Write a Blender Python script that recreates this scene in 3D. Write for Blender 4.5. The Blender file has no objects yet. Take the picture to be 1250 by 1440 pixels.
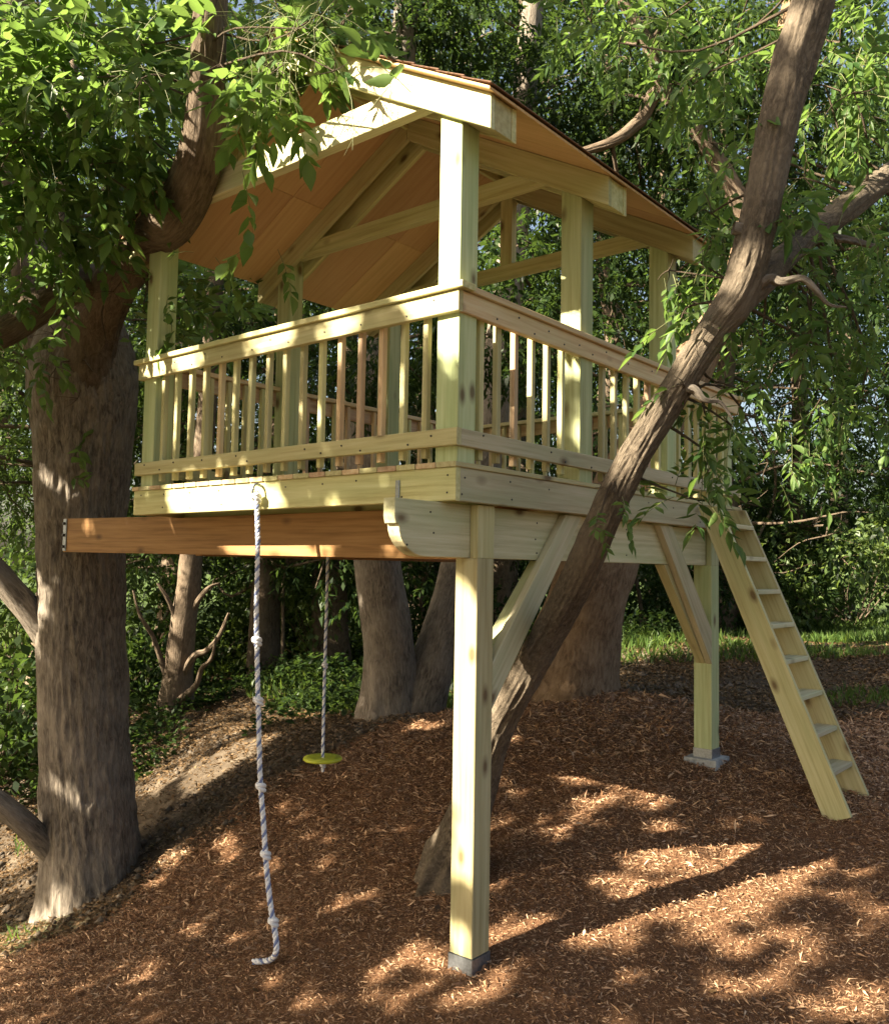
import bpy, math, random
import numpy as np
from mathutils import Matrix, Vector

R = math.radians
random.seed(7)
rng = np.random.default_rng(7)
scene = bpy.context.scene
col = scene.collection

# ------------------------------------------------------------------ camera
CAM = np.array([-3.5239, -2.8483, 1.9492])
YAW, PITCH, ROLL, FPX = 0.6917, 0.0633, 0.0167, 1246.99
_fw = np.array([math.cos(PITCH)*math.cos(YAW), math.cos(PITCH)*math.sin(YAW), math.sin(PITCH)])
_rt = np.array([math.sin(YAW), -math.cos(YAW), 0.0])
_up = np.cross(_rt, _fw)
_r2 = math.cos(ROLL)*_rt + math.sin(ROLL)*_up
_u2 = -math.sin(ROLL)*_rt + math.cos(ROLL)*_up
cd = bpy.data.cameras.new('camera')
cam = bpy.data.objects.new('camera', cd)
col.objects.link(cam)
m = Matrix.Identity(4)
for i in range(3):
    m[i][0], m[i][1], m[i][2], m[i][3] = _r2[i], _u2[i], -_fw[i], CAM[i]
cam.matrix_world = m
cd.sensor_fit = 'VERTICAL'
cd.sensor_height = 36.0
cd.lens = 36.0*FPX/1440.0
cd.clip_end = 500.0
scene.camera = cam

# ------------------------------------------------------------------ sky, sun, exposure
SUN_AZ = math.atan2(0.46, -0.888)          # direction towards the sun, in plan
SUN_EL = R(33)
SUN = np.array([math.cos(SUN_EL)*math.cos(SUN_AZ), math.cos(SUN_EL)*math.sin(SUN_AZ), math.sin(SUN_EL)])
w = bpy.data.worlds.new('World')
scene.world = w
w.use_nodes = True
nt = w.node_tree
sky = nt.nodes.new('ShaderNodeTexSky')
sky.sky_type = 'NISHITA'
sky.sun_disc = False
sky.sun_elevation = SUN_EL
sky.sun_rotation = math.pi/2 - SUN_AZ
sky.air_density = 1.0
sky.dust_density = 4.5
sky.ozone_density = 0.6
bg = nt.nodes['Background']
bg.inputs['Strength'].default_value = 0.050
nt.links.new(sky.outputs[0], bg.inputs[0])
sl = bpy.data.lights.new('sun', 'SUN')
sl.energy = 5.0
sl.angle = R(0.55)
sl.color = (1.0, 0.93, 0.80)
so = bpy.data.objects.new('sun', sl)
col.objects.link(so)
so.rotation_euler = Vector((-SUN[0], -SUN[1], -SUN[2])).to_track_quat('-Z', 'Y').to_euler()
so.location = (-8, 5, 12)
scene.view_settings.view_transform = 'Standard'
scene.view_settings.look = 'None'
scene.view_settings.gamma = 1.0
scene.view_settings.use_curve_mapping = False
scene.view_settings.exposure = 2.55
scene.view_settings.use_white_balance = True
scene.view_settings.white_balance_temperature = 7150
scene.render.engine = 'CYCLES'
scene.cycles.use_denoising = True
scene.cycles.max_bounces = 8
scene.cycles.diffuse_bounces = 5
scene.cycles.transmission_bounces = 6
scene.cycles.sample_clamp_indirect = 6.0


# ------------------------------------------------------------------ helpers
def at(px, py, D):
    """the point D metres in front of the camera seen at a pixel of the 1250 x 1440 picture"""
    return CAM + D*(_fw + (px-625)/FPX*_r2 - (py-720)/FPX*_u2)


def tag(o, label=None, cat=None, group=None, kind=None):
    if label: o['label'] = label
    if cat: o['category'] = cat
    if group: o['group'] = group
    if kind: o['kind'] = kind
    return o


WM = {}


def link(o, mw, parent=None):
    col.objects.link(o)
    WM[o.name] = mw
    if parent is not None:
        o.parent = parent
        o.matrix_basis = WM[parent.name].inverted() @ mw
    else:
        o.matrix_basis = mw
    return o


def empty(name, loc, parent=None):
    o = bpy.data.objects.new(name, None)
    o.empty_display_size = 0.2
    return link(o, Matrix.Translation(Vector([float(v) for v in loc])), parent)


def mesh_np(name, verts, faces, nper):
    """mesh from numpy arrays; every face has nper corners"""
    me = bpy.data.meshes.new(name)
    nv, nf = len(verts), len(faces)
    me.vertices.add(nv)
    me.vertices.foreach_set('co', np.ascontiguousarray(verts, dtype=np.float32).ravel())
    me.loops.add(nf*nper)
    me.loops.foreach_set('vertex_index', np.ascontiguousarray(faces, dtype=np.int32).ravel())
    me.polygons.add(nf)
    me.polygons.foreach_set('loop_start', np.arange(0, nf*nper, nper, dtype=np.int32))
    me.update(calc_edges=True)
    return me


def obj(name, me, mat, parent=None, mw=None, smooth=False):
    if mat is not None and len(me.materials) == 0:
        me.materials.append(mat)
    if smooth:
        me.polygons.foreach_set('use_smooth', np.ones(len(me.polygons), dtype=bool))
    o = bpy.data.objects.new(name, me)
    return link(o, mw if mw is not None else Matrix.Identity(4), parent)


def hash3(ix, iy, iz, seed=0):
    h = (ix*374761393 + iy*668265263 + iz*2147483647 + seed*974634777) & 0xffffffff
    h = ((h ^ (h >> 13))*1274126177) & 0xffffffff
    return ((h ^ (h >> 16)) & 0xffff)/65535.0


def vnoise(P, seed=0):
    P = np.asarray(P, float)
    i = np.floor(P).astype(np.int64)
    f = P-i
    f = f*f*(3-2*f)
    out = 0
    for dx in (0, 1):
        for dy in (0, 1):
            for dz in (0, 1):
                wgt = (f[..., 0] if dx else 1-f[..., 0])*(f[..., 1] if dy else 1-f[..., 1])*(f[..., 2] if dz else 1-f[..., 2])
                out = out+wgt*hash3(i[..., 0]+dx, i[..., 1]+dy, i[..., 2]+dz, seed)
    return out


# ------------------------------------------------------------------ materials
def newmat(name):
    mt = bpy.data.materials.new(name)
    mt.use_nodes = True
    n = mt.node_tree
    b = n.nodes['Principled BSDF']
    return mt, n, b


def N(n, typ, **kw):
    k = n.nodes.new(typ)
    for a, v in kw.items():
        setattr(k, a, v)
    return k


def ramp(n, fac, stops):
    r = n.nodes.new('ShaderNodeValToRGB')
    el = r.color_ramp.elements
    while len(el) < len(stops):
        el.new(0.5)
    for e, (p, c) in zip(el, stops):
        e.position = p
        e.color = (*c, 1) if len(c) == 3 else c
    n.links.new(fac, r.inputs[0])
    return r


def mixc(n, fac, a, b, mode='MIX'):
    mx = n.nodes.new('ShaderNodeMix')
    mx.data_type = 'RGBA'
    mx.blend_type = mode
    if isinstance(fac, (int, float)): mx.inputs[0].default_value = fac
    else: n.links.new(fac, mx.inputs[0])
    for s, v in ((6, a), (7, b)):
        if isinstance(v, tuple): mx.inputs[s].default_value = (*v, 1)
        else: n.links.new(v, mx.inputs[s])
    return mx.outputs[2]


def math_n(n, op, a, b=None):
    k = n.nodes.new('ShaderNodeMath')
    k.operation = op
    for i, v in enumerate((a, b)):
        if v is None: continue
        if isinstance(v, (int, float)): k.inputs[i].default_value = v
        else: n.links.new(v, k.inputs[i])
    return k.outputs[0]


def wood(name, c1, c2, c3, knots=True, green=0.25, rough=0.7):
    """sawn softwood, grain along the board's own X axis"""
    mt, n, b = newmat(name)
    tc = N(n, 'ShaderNodeTexCoord')
    oi = N(n, 'ShaderNodeObjectInfo')
    off = N(n, 'ShaderNodeVectorMath', operation='SCALE')
    off.inputs[0].default_value = (37.0, 11.0, 23.0)
    n.links.new(oi.outputs['Random'], off.inputs[3])
    add = N(n, 'ShaderNodeVectorMath', operation='ADD')
    n.links.new(tc.outputs['Object'], add.inputs[0])
    n.links.new(off.outputs[0], add.inputs[1])
    mp = N(n, 'ShaderNodeMapping')
    mp.inputs['Scale'].default_value = (0.9, 22, 22)
    n.links.new(add.outputs[0], mp.inputs[0])
    ns = N(n, 'ShaderNodeTexNoise')
    ns.inputs['Scale'].default_value = 1.6
    ns.inputs['Detail'].default_value = 6
    ns.inputs['Roughness'].default_value = 0.62
    n.links.new(mp.outputs[0], ns.inputs['Vector'])
    rp = ramp(n, ns.outputs['Fac'], [(0.30, c1), (0.5, c2), (0.72, c3)])
    # broad streaks and green preservative stain
    mp2 = N(n, 'ShaderNodeMapping')
    mp2.inputs['Scale'].default_value = (0.8, 5, 5)
    n.links.new(add.outputs[0], mp2.inputs[0])
    n2 = N(n, 'ShaderNodeTexNoise')
    n2.inputs['Scale'].default_value = 1.3
    n2.inputs['Detail'].default_value = 3
    n.links.new(mp2.outputs[0], n2.inputs['Vector'])
    r2 = ramp(n, n2.outputs['Fac'], [(0.42, (0, 0, 0)), (0.66, (1, 1, 1))])
    fac = math_n(n, 'MULTIPLY', r2.outputs[0], green)
    c = mixc(n, fac, rp.outputs[0], (0.29, 0.36, 0.17))
    # board-to-board difference
    hs = N(n, 'ShaderNodeHueSaturation')
    v = math_n(n, 'MULTIPLY_ADD', oi.outputs['Random'], 0.36)
    v.node.inputs[2].default_value = 0.82
    n.links.new(v, hs.inputs['Value'])
    h = math_n(n, 'MULTIPLY_ADD', oi.outputs['Random'], 0.022)
    h.node.inputs[2].default_value = 0.489
    n.links.new(h, hs.inputs['Hue'])
    n.links.new(c, hs.inputs['Color'])
    c = hs.outputs[0]
    if knots:
        mk = N(n, 'ShaderNodeMapping')
        mk.inputs['Scale'].default_value = (2.3, 4.6, 4.6)
        n.links.new(add.outputs[0], mk.inputs[0])
        vo = N(n, 'ShaderNodeTexVoronoi')
        vo.inputs['Scale'].default_value = 1.15
        n.links.new(mk.outputs[0], vo.inputs['Vector'])
        rk = ramp(n, vo.outputs['Distance'], [(0.07, (1, 1, 1)), (0.12, (0.5, 0.5, 0.5)), (0.20, (0, 0, 0))])
        c = mixc(n, math_n(n, 'MULTIPLY', rk.outputs[0], 0.85), c, (0.10, 0.05, 0.02))
    n.links.new(c, b.inputs['Base Color'])
    b.inputs['Roughness'].default_value = rough
    b.inputs['Specular IOR Level'].default_value = 0.3
    bp = N(n, 'ShaderNodeBump')
    bp.inputs['Strength'].default_value = 0.25
    bp.inputs['Distance'].default_value = 0.004
    n.links.new(ns.outputs['Fac'], bp.inputs['Height'])
    n.links.new(bp.outputs[0], b.inputs['Normal'])
    return mt


M = {}
M['lumber'] = wood('treated_lumber', (0.35, 0.295, 0.13), (0.48, 0.425, 0.21), (0.57, 0.52, 0.295))
M['lumber_green'] = wood('green_treated_lumber', (0.30, 0.31, 0.14), (0.41, 0.43, 0.22), (0.50, 0.52, 0.30), green=0.7)
M['lumber_grey'] = wood('pale_treated_lumber', (0.37, 0.325, 0.185), (0.50, 0.445, 0.275), (0.60, 0.54, 0.365), green=0.35)
M['lumber_rosy'] = wood('rosy_lumber', (0.40, 0.24, 0.13), (0.53, 0.36, 0.21), (0.58, 0.46, 0.29), green=0.15)
M['beam'] = wood('brown_beam', (0.20, 0.10, 0.033), (0.30, 0.16, 0.058), (0.38, 0.215, 0.085), green=0.0)  # darker and more orange-brown than the other lumber
M['ply'] = wood('plywood', (0.50, 0.31, 0.15), (0.57, 0.365, 0.185), (0.62, 0.42, 0.225), knots=False, green=0.0)


def bark(name, c1, c2, c3, su=44, sv=10):
    mt, n, b = newmat(name)
    uv = N(n, 'ShaderNodeUVMap')
    mp = N(n, 'ShaderNodeMapping')
    mp.inputs['Scale'].default_value = (su, sv, 1)
    n.links.new(uv.outputs[0], mp.inputs[0])
    ns = N(n, 'ShaderNodeTexNoise')
    ns.inputs['Scale'].default_value = 1.0
    ns.inputs['Detail'].default_value = 8
    ns.inputs['Roughness'].default_value = 0.68
    ns.inputs['Distortion'].default_value = 0.6
    n.links.new(mp.outputs[0], ns.inputs['Vector'])
    rp = ramp(n, ns.outputs['Fac'], [(0.32, c1), (0.5, c2), (0.7, c3)])
    tc = N(n, 'ShaderNodeTexCoord')
    n2 = N(n, 'ShaderNodeTexNoise')
    n2.inputs['Scale'].default_value = 3.0
    n2.inputs['Detail'].default_value = 4
    n.links.new(tc.outputs['Object'], n2.inputs['Vector'])
    r2 = ramp(n, n2.outputs['Fac'], [(0.4, (0, 0, 0)), (0.7, (1, 1, 1))])
    c = mixc(n, math_n(n, 'MULTIPLY', r2.outputs[0], 0.45), rp.outputs[0], tuple(x*1.25 for x in c3))
    n.links.new(c, b.inputs['Base Color'])
    b.inputs['Roughness'].default_value = 0.92
    b.inputs['Specular IOR Level'].default_value = 0.15
    bp = N(n, 'ShaderNodeBump')
    bp.inputs['Strength'].default_value = 0.9
    bp.inputs['Distance'].default_value = 0.02
    n.links.new(ns.outputs['Fac'], bp.inputs['Height'])
    n.links.new(bp.outputs[0], b.inputs['Normal'])
    return mt


M['bark'] = bark('grey_brown_bark', (0.048, 0.039, 0.030), (0.15, 0.125, 0.098), (0.265, 0.228, 0.185))
M['bark_lean'] = bark('brown_bark', (0.045, 0.034, 0.024), (0.10, 0.079, 0.056), (0.19, 0.153, 0.112), su=70, sv=26)
M['bark_red'] = bark('red_brown_bark', (0.055, 0.032, 0.018), (0.155, 0.098, 0.055), (0.25, 0.175, 0.11))
M['bark_dark'] = bark('dark_bark', (0.04, 0.03, 0.02), (0.11, 0.08, 0.055), (0.18, 0.14, 0.10))


def leafmat(name, dark, mid, light, trans=(0.30, 0.42, 0.05), tfac=0.42, spec=0.35):
    mt = bpy.data.materials.new(name)
    mt.use_nodes = True
    n = mt.node_tree
    n.nodes.remove(n.nodes['Principled BSDF'])
    out = n.nodes['Material Output']
    ge = N(n, 'ShaderNodeNewGeometry')
    rp = ramp(n, ge.outputs['Random Per Island'], [(0.0, dark), (0.5, mid), (1.0, light)])
    pr = N(n, 'ShaderNodeBsdfPrincipled')
    pr.inputs['Roughness'].default_value = 0.42
    pr.inputs['Specular IOR Level'].default_value = spec
    n.links.new(rp.outputs[0], pr.inputs['Base Color'])
    tr = N(n, 'ShaderNodeBsdfTranslucent')
    c = mixc(n, 0.55, rp.outputs[0], trans)
    n.links.new(c, tr.inputs[0])
    mx = N(n, 'ShaderNodeMixShader')
    mx.inputs[0].default_value = tfac
    n.links.new(pr.outputs[0], mx.inputs[1])
    n.links.new(tr.outputs[0], mx.inputs[2])
    n.links.new(mx.outputs[0], out.inputs['Surface'])
    return mt


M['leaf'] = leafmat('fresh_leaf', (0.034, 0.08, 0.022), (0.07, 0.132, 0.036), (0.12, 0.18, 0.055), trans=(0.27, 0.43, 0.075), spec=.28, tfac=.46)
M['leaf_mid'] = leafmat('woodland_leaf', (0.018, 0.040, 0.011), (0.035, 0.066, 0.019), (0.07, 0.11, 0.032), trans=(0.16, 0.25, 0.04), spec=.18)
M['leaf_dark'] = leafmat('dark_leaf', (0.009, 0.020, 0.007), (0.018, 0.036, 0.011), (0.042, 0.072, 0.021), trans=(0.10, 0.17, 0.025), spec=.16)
M['leaf_pale'] = leafmat('pale_leaf', (0.06, 0.10, 0.035), (0.10, 0.15, 0.05), (0.15, 0.20, 0.07))
M['grass'] = leafmat('grass_blade', (0.03, 0.06, 0.014), (0.05, 0.09, 0.022), (0.09, 0.13, 0.035), tfac=0.3, spec=.15)
M['dead_leaf'] = leafmat('dead_leaf', (0.06, 0.035, 0.018), (0.14, 0.085, 0.04), (0.24, 0.16, 0.09), trans=(0.25, 0.14, 0.05), tfac=0.15)
M['chip'] = leafmat('mulch_chip', (0.12, 0.060, 0.031), (0.31, 0.170, 0.092), (0.58, 0.39, 0.24), trans=(0.2, 0.1, 0.04), tfac=0.02, spec=0.1)


def plain(name, c, rough=0.6, metal=0.0, nscale=40, var=0.25, bump=0.1):
    mt, n, b = newmat(name)
    tc = N(n, 'ShaderNodeTexCoord')
    ns = N(n, 'ShaderNodeTexNoise')
    ns.inputs['Scale'].default_value = nscale
    ns.inputs['Detail'].default_value = 5
    n.links.new(tc.outputs['Object'], ns.inputs['Vector'])
    rp = ramp(n, ns.outputs['Fac'], [(0.3, tuple(x*(1-var) for x in c)), (0.7, tuple(min(1, x*(1+var)) for x in c))])
    n.links.new(rp.outputs[0], b.inputs['Base Color'])
    b.inputs['Roughness'].default_value = rough
    b.inputs['Metallic'].default_value = metal
    bp = N(n, 'ShaderNodeBump')
    bp.inputs['Strength'].default_value = bump
    bp.inputs['Distance'].default_value = 0.005
    n.links.new(ns.outputs['Fac'], bp.inputs['Height'])
    n.links.new(bp.outputs[0], b.inputs['Normal'])
    return mt


M['zinc'] = plain('galvanised_steel', (0.27, 0.29, 0.31), 0.45, 0.85, 60, 0.2)
M['stalk'] = plain('green_stalk', (0.13, 0.14, 0.05), 0.6, 0, 30, 0.3)
M['concrete'] = plain('concrete', (0.33, 0.34, 0.33), 0.9, 0, 25, 0.25, 0.4)
M['rope_white'] = plain('white_rope', (0.72, 0.72, 0.74), 0.9, 0, 300, 0.15, 0.5)
M['rope_blue'] = plain('blue_rope', (0.17, 0.21, 0.36), 0.9, 0, 300, 0.2, 0.5)
M['disc'] = plain('lime_plastic', (0.48, 0.52, 0.04), 0.4, 0, 20, 0.12, 0.05)
M['bolt'] = plain('dark_bolt', (0.06, 0.055, 0.05), 0.5, 0.7, 60, 0.2)


def ground_mat():
    mt, n, b = newmat('ground')
    tc = N(n, 'ShaderNodeTexCoord')
    at_ = N(n, 'ShaderNodeAttribute', attribute_name='zone')
    sep = N(n, 'ShaderNodeSeparateColor')
    n.links.new(at_.outputs['Color'], sep.inputs[0])

    def noise(sc, det=6, rough=0.6):
        k = N(n, 'ShaderNodeTexNoise')
        k.inputs['Scale'].default_value = sc
        k.inputs['Detail'].default_value = det
        k.inputs['Roughness'].default_value = rough
        n.links.new(tc.outputs['Object'], k.inputs['Vector'])
        return k.outputs['Fac']
    fine = noise(55, 8, 0.75)
    mid = noise(6, 6)
    mul = ramp(n, fine, [(0.3, (0.06, 0.028, 0.015)), (0.5, (0.16, 0.085, 0.045)), (0.72, (0.31, 0.18, 0.10))])
    mulc = mixc(n, math_n(n, 'MULTIPLY', mid, 0.5), mul.outputs[0], (0.10, 0.045, 0.022))
    soil = ramp(n, mid, [(0.35, (0.035, 0.026, 0.018)), (0.55, (0.085, 0.065, 0.046)), (0.75, (0.20, 0.165, 0.12))])
    soilc = mixc(n, math_n(n, 'MULTIPLY', fine, 0.6), soil.outputs[0], (0.12, 0.09, 0.06))
    lawn = ramp(n, fine, [(0.3, (0.03, 0.05, 0.015)), (0.6, (0.07, 0.105, 0.03)), (0.8, (0.13, 0.15, 0.06))])
    c = mixc(n, sep.outputs[1], soilc, lawn.outputs[0])
    edge = math_n(n, 'ADD', sep.outputs[0], math_n(n, 'MULTIPLY', math_n(n, 'SUBTRACT', mid, 0.5), 0.9))
    e2 = ramp(n, edge, [(0.42, (0, 0, 0)), (0.58, (1, 1, 1))])
    c = mixc(n, e2.outputs[0], c, mulc)
    n.links.new(c, b.inputs['Base Color'])
    b.inputs['Roughness'].default_value = 0.95
    b.inputs['Specular IOR Level'].default_value = 0.1
    bp = N(n, 'ShaderNodeBump')
    bp.inputs['Strength'].default_value = 0.7
    bp.inputs['Distance'].default_value = 0.03
    n.links.new(fine, bp.inputs['Height'])
    n.links.new(bp.outputs[0], b.inputs['Normal'])
    return mt


# ------------------------------------------------------------------ the ground
CTRL = [(.27, .05, -.15), (3.4, .05, .46), (3.0, -1.0, .27), (3.55, -1.1, .35), (-.05, 1.35, -.42), (1.2, 1.05, -.10),
        (1.5, -1.6, 0.0), (-1.2, -1.0, -.42), (-3.5, -2.8, -.1), (6.0, -2.5, .45)]
for a in [(130, 1290, 7.95), (205, 1262, 7.6), (560, 1008, 10.0), (800, 972, 9.4), (330, 1078, 9.0), (270, 1190, 7.9), (250, 1000, 13),
          (10, 1420, 5.6), (10, 1332, 7.3), (20, 1200, 10), (1240, 1005, 9.5), (850, 975, 9.7), (1100, 868, 22), (900, 895, 15),
          (400, 960, 14), (640, 1425, 4.25), (300, 1422, 4.9), (470, 1045, 9.2)]:
    CTRL.append(tuple(at(*a)))
CTRL = np.array(CTRL)


def _base(x, y):
    return -.2 + .19*6.5*np.tanh(x/6.5) - .20*6*np.tanh(y/6)


_L = 2.6
_d = np.hypot(CTRL[:, None, 0]-CTRL[None, :, 0], CTRL[:, None, 1]-CTRL[None, :, 1])
_w = np.linalg.solve(np.exp(-(_d/_L)**2)+0.05*np.eye(len(CTRL)), CTRL[:, 2]-_base(CTRL[:, 0], CTRL[:, 1]))


def gz(x, y):
    x = np.asarray(x, float)
    y = np.asarray(y, float)
    z = _base(x, y)
    for (cx, cy, _), wt in zip(CTRL, _w):
        z = z+wt*np.exp(-((x-cx)**2+(y-cy)**2)/_L**2)
    return z


def on_ground(px, py):
    """where the ray through a pixel meets the ground"""
    d = _fw + (px-625)/FPX*_r2 - (py-720)/FPX*_u2
    t = np.linspace(2.5, 60, 4000)
    P = CAM+t[:, None]*d
    below = np.nonzero(P[:, 2] < gz(P[:, 0], P[:, 1]))[0]
    return P[below[0]] if len(below) else P[-1]


MULCH_EDGE = [on_ground(*q)[:2] for q in [(-60, 1365), (60, 1322), (150, 1290), (215, 1225), (300, 1170), (380, 1105), (450, 1065), (540, 1020), (640, 1000),
                                          (720, 985), (800, 972), (880, 975), (980, 992), (1080, 1002), (1180, 1008), (1290, 1004)]]
MULCH_POLY = np.array([tuple(q) for q in MULCH_EDGE]+[(9.5, -3.0), (6, -8), (-4, -8), (-7, -2), (-5, 3)])


def in_poly(x, y, poly):
    ins = np.zeros(x.shape, bool)
    j = len(poly)-1
    for i in range(len(poly)):
        xi, yi = poly[i]
        xj, yj = poly[j]
        with np.errstate(divide='ignore', invalid='ignore'):
            c = ((yi > y) != (yj > y)) & (x < (xj-xi)*(y-yi)/(yj-yi+1e-12)+xi)
        ins ^= c
        j = i
    return ins


def poly_dist(x, y, poly):
    d = np.full(x.shape, 1e9)
    for i in range(len(poly)):
        a, b_ = poly[i-1], poly[i]
        ab = b_-a
        t = np.clip(((x-a[0])*ab[0]+(y-a[1])*ab[1])/(ab@ab+1e-12), 0, 1)
        d = np.minimum(d, np.hypot(x-a[0]-t*ab[0], y-a[1]-t*ab[1]))
    return np.where(in_poly(x, y, poly), d, -d)


def gz_rough(x, y):
    z = gz(x, y)
    P = np.stack([x, y, np.zeros_like(x)], -1)
    return z + .05*(vnoise(P*1.7, 3)-.5) + .03*(vnoise(P*5.3, 4)-.5) + .016*(vnoise(P*13, 5)-.5)


ax1 = np.unique(np.concatenate([np.linspace(-120, -14, 24), np.linspace(-14, -4, 30), np.linspace(-4, 9, 200), np.linspace(9, 24, 70), np.linspace(24, 160, 30)]))
ay1 = np.unique(np.concatenate([np.linspace(-120, -14, 24), np.linspace(-14, -4, 30), np.linspace(-4, 10, 210), np.linspace(10, 26, 70), np.linspace(26, 160, 30)]))
gx, gy = np.meshgrid(ax1, ay1)
zz = gz_rough(gx, gy)
V = np.stack([gx, gy, zz], -1).reshape(-1, 3)
nx, ny = len(ax1), len(ay1)
ii = np.arange(nx*ny).reshape(ny, nx)
F = np.stack([ii[:-1, :-1], ii[:-1, 1:], ii[1:, 1:], ii[1:, :-1]], -1).reshape(-1, 4)
gm = mesh_np('ground', V, F, 4)
md = poly_dist(V[:, 0], V[:, 1], MULCH_POLY)
zr = np.clip(0.5+md/0.5, 0, 1)
# lawn: beyond the soil strip on the far side, and the corner by the big tree
lw = np.clip((V[:, 0]-8.5-0.0*V[:, 1])/2.0, 0, 1)*np.clip((3.0-md*-1.0)*-1.0/1.0, 0, 1)
lw = np.maximum(lw, np.clip(1.2-np.hypot(V[:, 0]+.35, V[:, 1]-5.0)/1.0, 0, 1))
lw = np.maximum(lw, np.clip((np.hypot(V[:, 0], V[:, 1])-24)/4, 0, 1))
ca = gm.color_attributes.new('zone', 'FLOAT_COLOR', 'POINT')
ca.data.foreach_set('color', np.stack([zr, lw, np.zeros_like(zr), np.ones_like(zr)], -1).astype(np.float32).ravel())
tag(obj('ground', gm, ground_mat(), smooth=True), kind='structure')


# ------------------------------------------------------------------ lumber
_board_cache = {}


def board_mesh(L, wy, hz, ch=0.004):
    key = (round(L, 3), round(wy, 4), round(hz, 4))
    if key in _board_cache:
        return _board_cache[key]
    a, b_ = wy/2, hz/2
    pr = [(-a+ch, -b_), (a-ch, -b_), (a, -b_+ch), (a, b_-ch), (a-ch, b_), (-a+ch, b_), (-a, b_-ch), (-a, -b_+ch)]
    vs = [(x, y, z) for x in (0.0, L) for (y, z) in pr]
    fs = [[7-i for i in range(8)], [8+i for i in range(8)]]
    fs += [[i, (i+1) % 8, 8+(i+1) % 8, 8+i] for i in range(8)]
    me = bpy.data.meshes.new('board')
    me.from_pydata(vs, [], fs)
    _board_cache[key] = me
    return me


def frame_x(p0, p1, up=(0, 0, 1)):
    p0, p1, up = Vector([float(v) for v in p0]), Vector([float(v) for v in p1]), Vector(up)
    x = (p1-p0).normalized()
    if abs(x.dot(up)) > 0.98:
        up = Vector((0, 1, 0))
    y = up.cross(x).normalized()
    z = x.cross(y)
    m = Matrix.Identity(4)
    for i in range(3):
        m[i][0], m[i][1], m[i][2], m[i][3] = x[i], y[i], z[i], p0[i]
    return m, (p1-p0).length


def board(name, p0, p1, wy, hz, mat, parent, up=(0, 0, 1)):
    """a board from p0 to p1 (ends of its centre line), wy wide sideways, hz deep"""
    m, L = frame_x(p0, p1, up)
    base = board_mesh(L, wy, hz)
    me = base
    if len(base.materials) and base.materials[0] != mat:
        me = base.copy()
        me.materials.clear()
    return obj(name, me, mat, parent, m)


def prism(name, poly, axis, a, b_, mat, parent, ox=None):
    """an outline in the plane across `axis` (0: poly=(y,z), 1: poly=(x,z)), thick from a to b; local X along the longest side for grain"""
    pts = []
    for lvl in (a, b_):
        for (u, v) in poly:
            pts.append((lvl, u, v) if axis == 0 else (u, lvl, v))
    k = len(poly)
    fs = [list(range(k)), list(range(2*k-1, k-1, -1))]
    fs += [[i, i+k, (i+1) % k+k, (i+1) % k] for i in range(k)]
    # grain frame
    lens = [(math.dist(poly[i], poly[(i+1) % k]), i) for i in range(k)]
    i = max(lens)[1]
    P0, P1 = Vector(pts[i]), Vector(pts[(i+1) % k])
    m, L = frame_x(P0, P1, (1, 0, 0) if axis == 0 else (0, 1, 0))
    mi = m.inverted()
    me = bpy.data.meshes.new(name)
    me.from_pydata([mi @ Vector(p) for p in pts], [], fs)
    import bmesh
    bm = bmesh.new()
    bm.from_mesh(me)
    bmesh.ops.recalc_face_normals(bm, faces=bm.faces)
    bmesh.ops.bevel(bm, geom=bm.edges[:], offset=0.003, segments=1, affect='EDGES')
    bm.to_mesh(me)
    bm.free()
    return obj(name, me, mat, parent, m)


W, Lx = 3.01, 3.835
ZD = 2.50
ZR = 2.297
PS = 0.15                      # post size
th = empty('tree_house', (0.32, 0.12, -0.17))
tag(th, 'raised wooden tree house with gable roof and railed deck on square posts', 'tree house')

# supports
lp = board('support_post', (.325, .118, -.08), (.325, .118, 2.005), PS, PS, M['lumber'], th)
prism('post_tenon', [(.25, 2.005), (.40, 2.005), (.40, 2.293), (.25, 2.293)], 1, .043, .096, M['lumber'], th)
pb = board('post_base', (.325, .118, -.30), (.325, .118, -.085), PS+.012, PS+.012, M['zinc'], lp)
fzz = float(gz(3.42, .12))
fp = board('support_post', (3.42, .125, fzz+.03), (3.42, .125, 2.005), PS, PS, M['lumber_green'], th)
prism('post_tenon', [(3.345, 2.005), (3.495, 2.005), (3.495, 2.293), (3.345, 2.293)], 1, .05, .096, M['lumber_green'], th)
board('post_base', (3.42, .125, fzz-.05), (3.42, .125, fzz+.085), PS+.012, PS+.012, M['zinc'], fp)
board('footing', (3.42, .125, fzz-.25), (3.42, .125, fzz+.012), .27, .27, M['concrete'], fp)
# girder with rounded cut at its near end
ga = [(-.345, 2.292), (-.345, 2.20), (-.335, 2.165)]
for k in range(9):
    t = k/8*math.pi/2
    ga.append((-.335+.20*(1-math.cos(t))+.02, 2.165-.158*math.sin(t)))
ga += [(3.40, 2.006), (3.40, 2.292)]
prism('girder', ga, 1, .099, .178, M['lumber_grey'], th)
prism('girder', [(.396, 2.01), (3.8, 2.01), (3.8, 2.29), (.396, 2.29)], 1, 2.72, 2.80, M['beam'], th)
bm_ = prism('support_beam', [(.182, 1.998), (4.60, 2.035), (4.60, 2.325), (3.05, 2.305), (2.9, 2.292), (.182, 2.288)], 0, .30, .345, M['beam'], th)
prism('support_beam', [(.182, 1.998), (4.55, 2.035), (4.55, 2.325), (3.05, 2.305), (2.9, 2.292), (.182, 2.288)], 0, .349, .392, M['beam'], th)
bk = board('beam_bracket', (.294, 4.568, 2.045), (.294, 4.568, 2.32), .055, .010, M['zinc'], bm_, up=(1, 0, 0))
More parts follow.
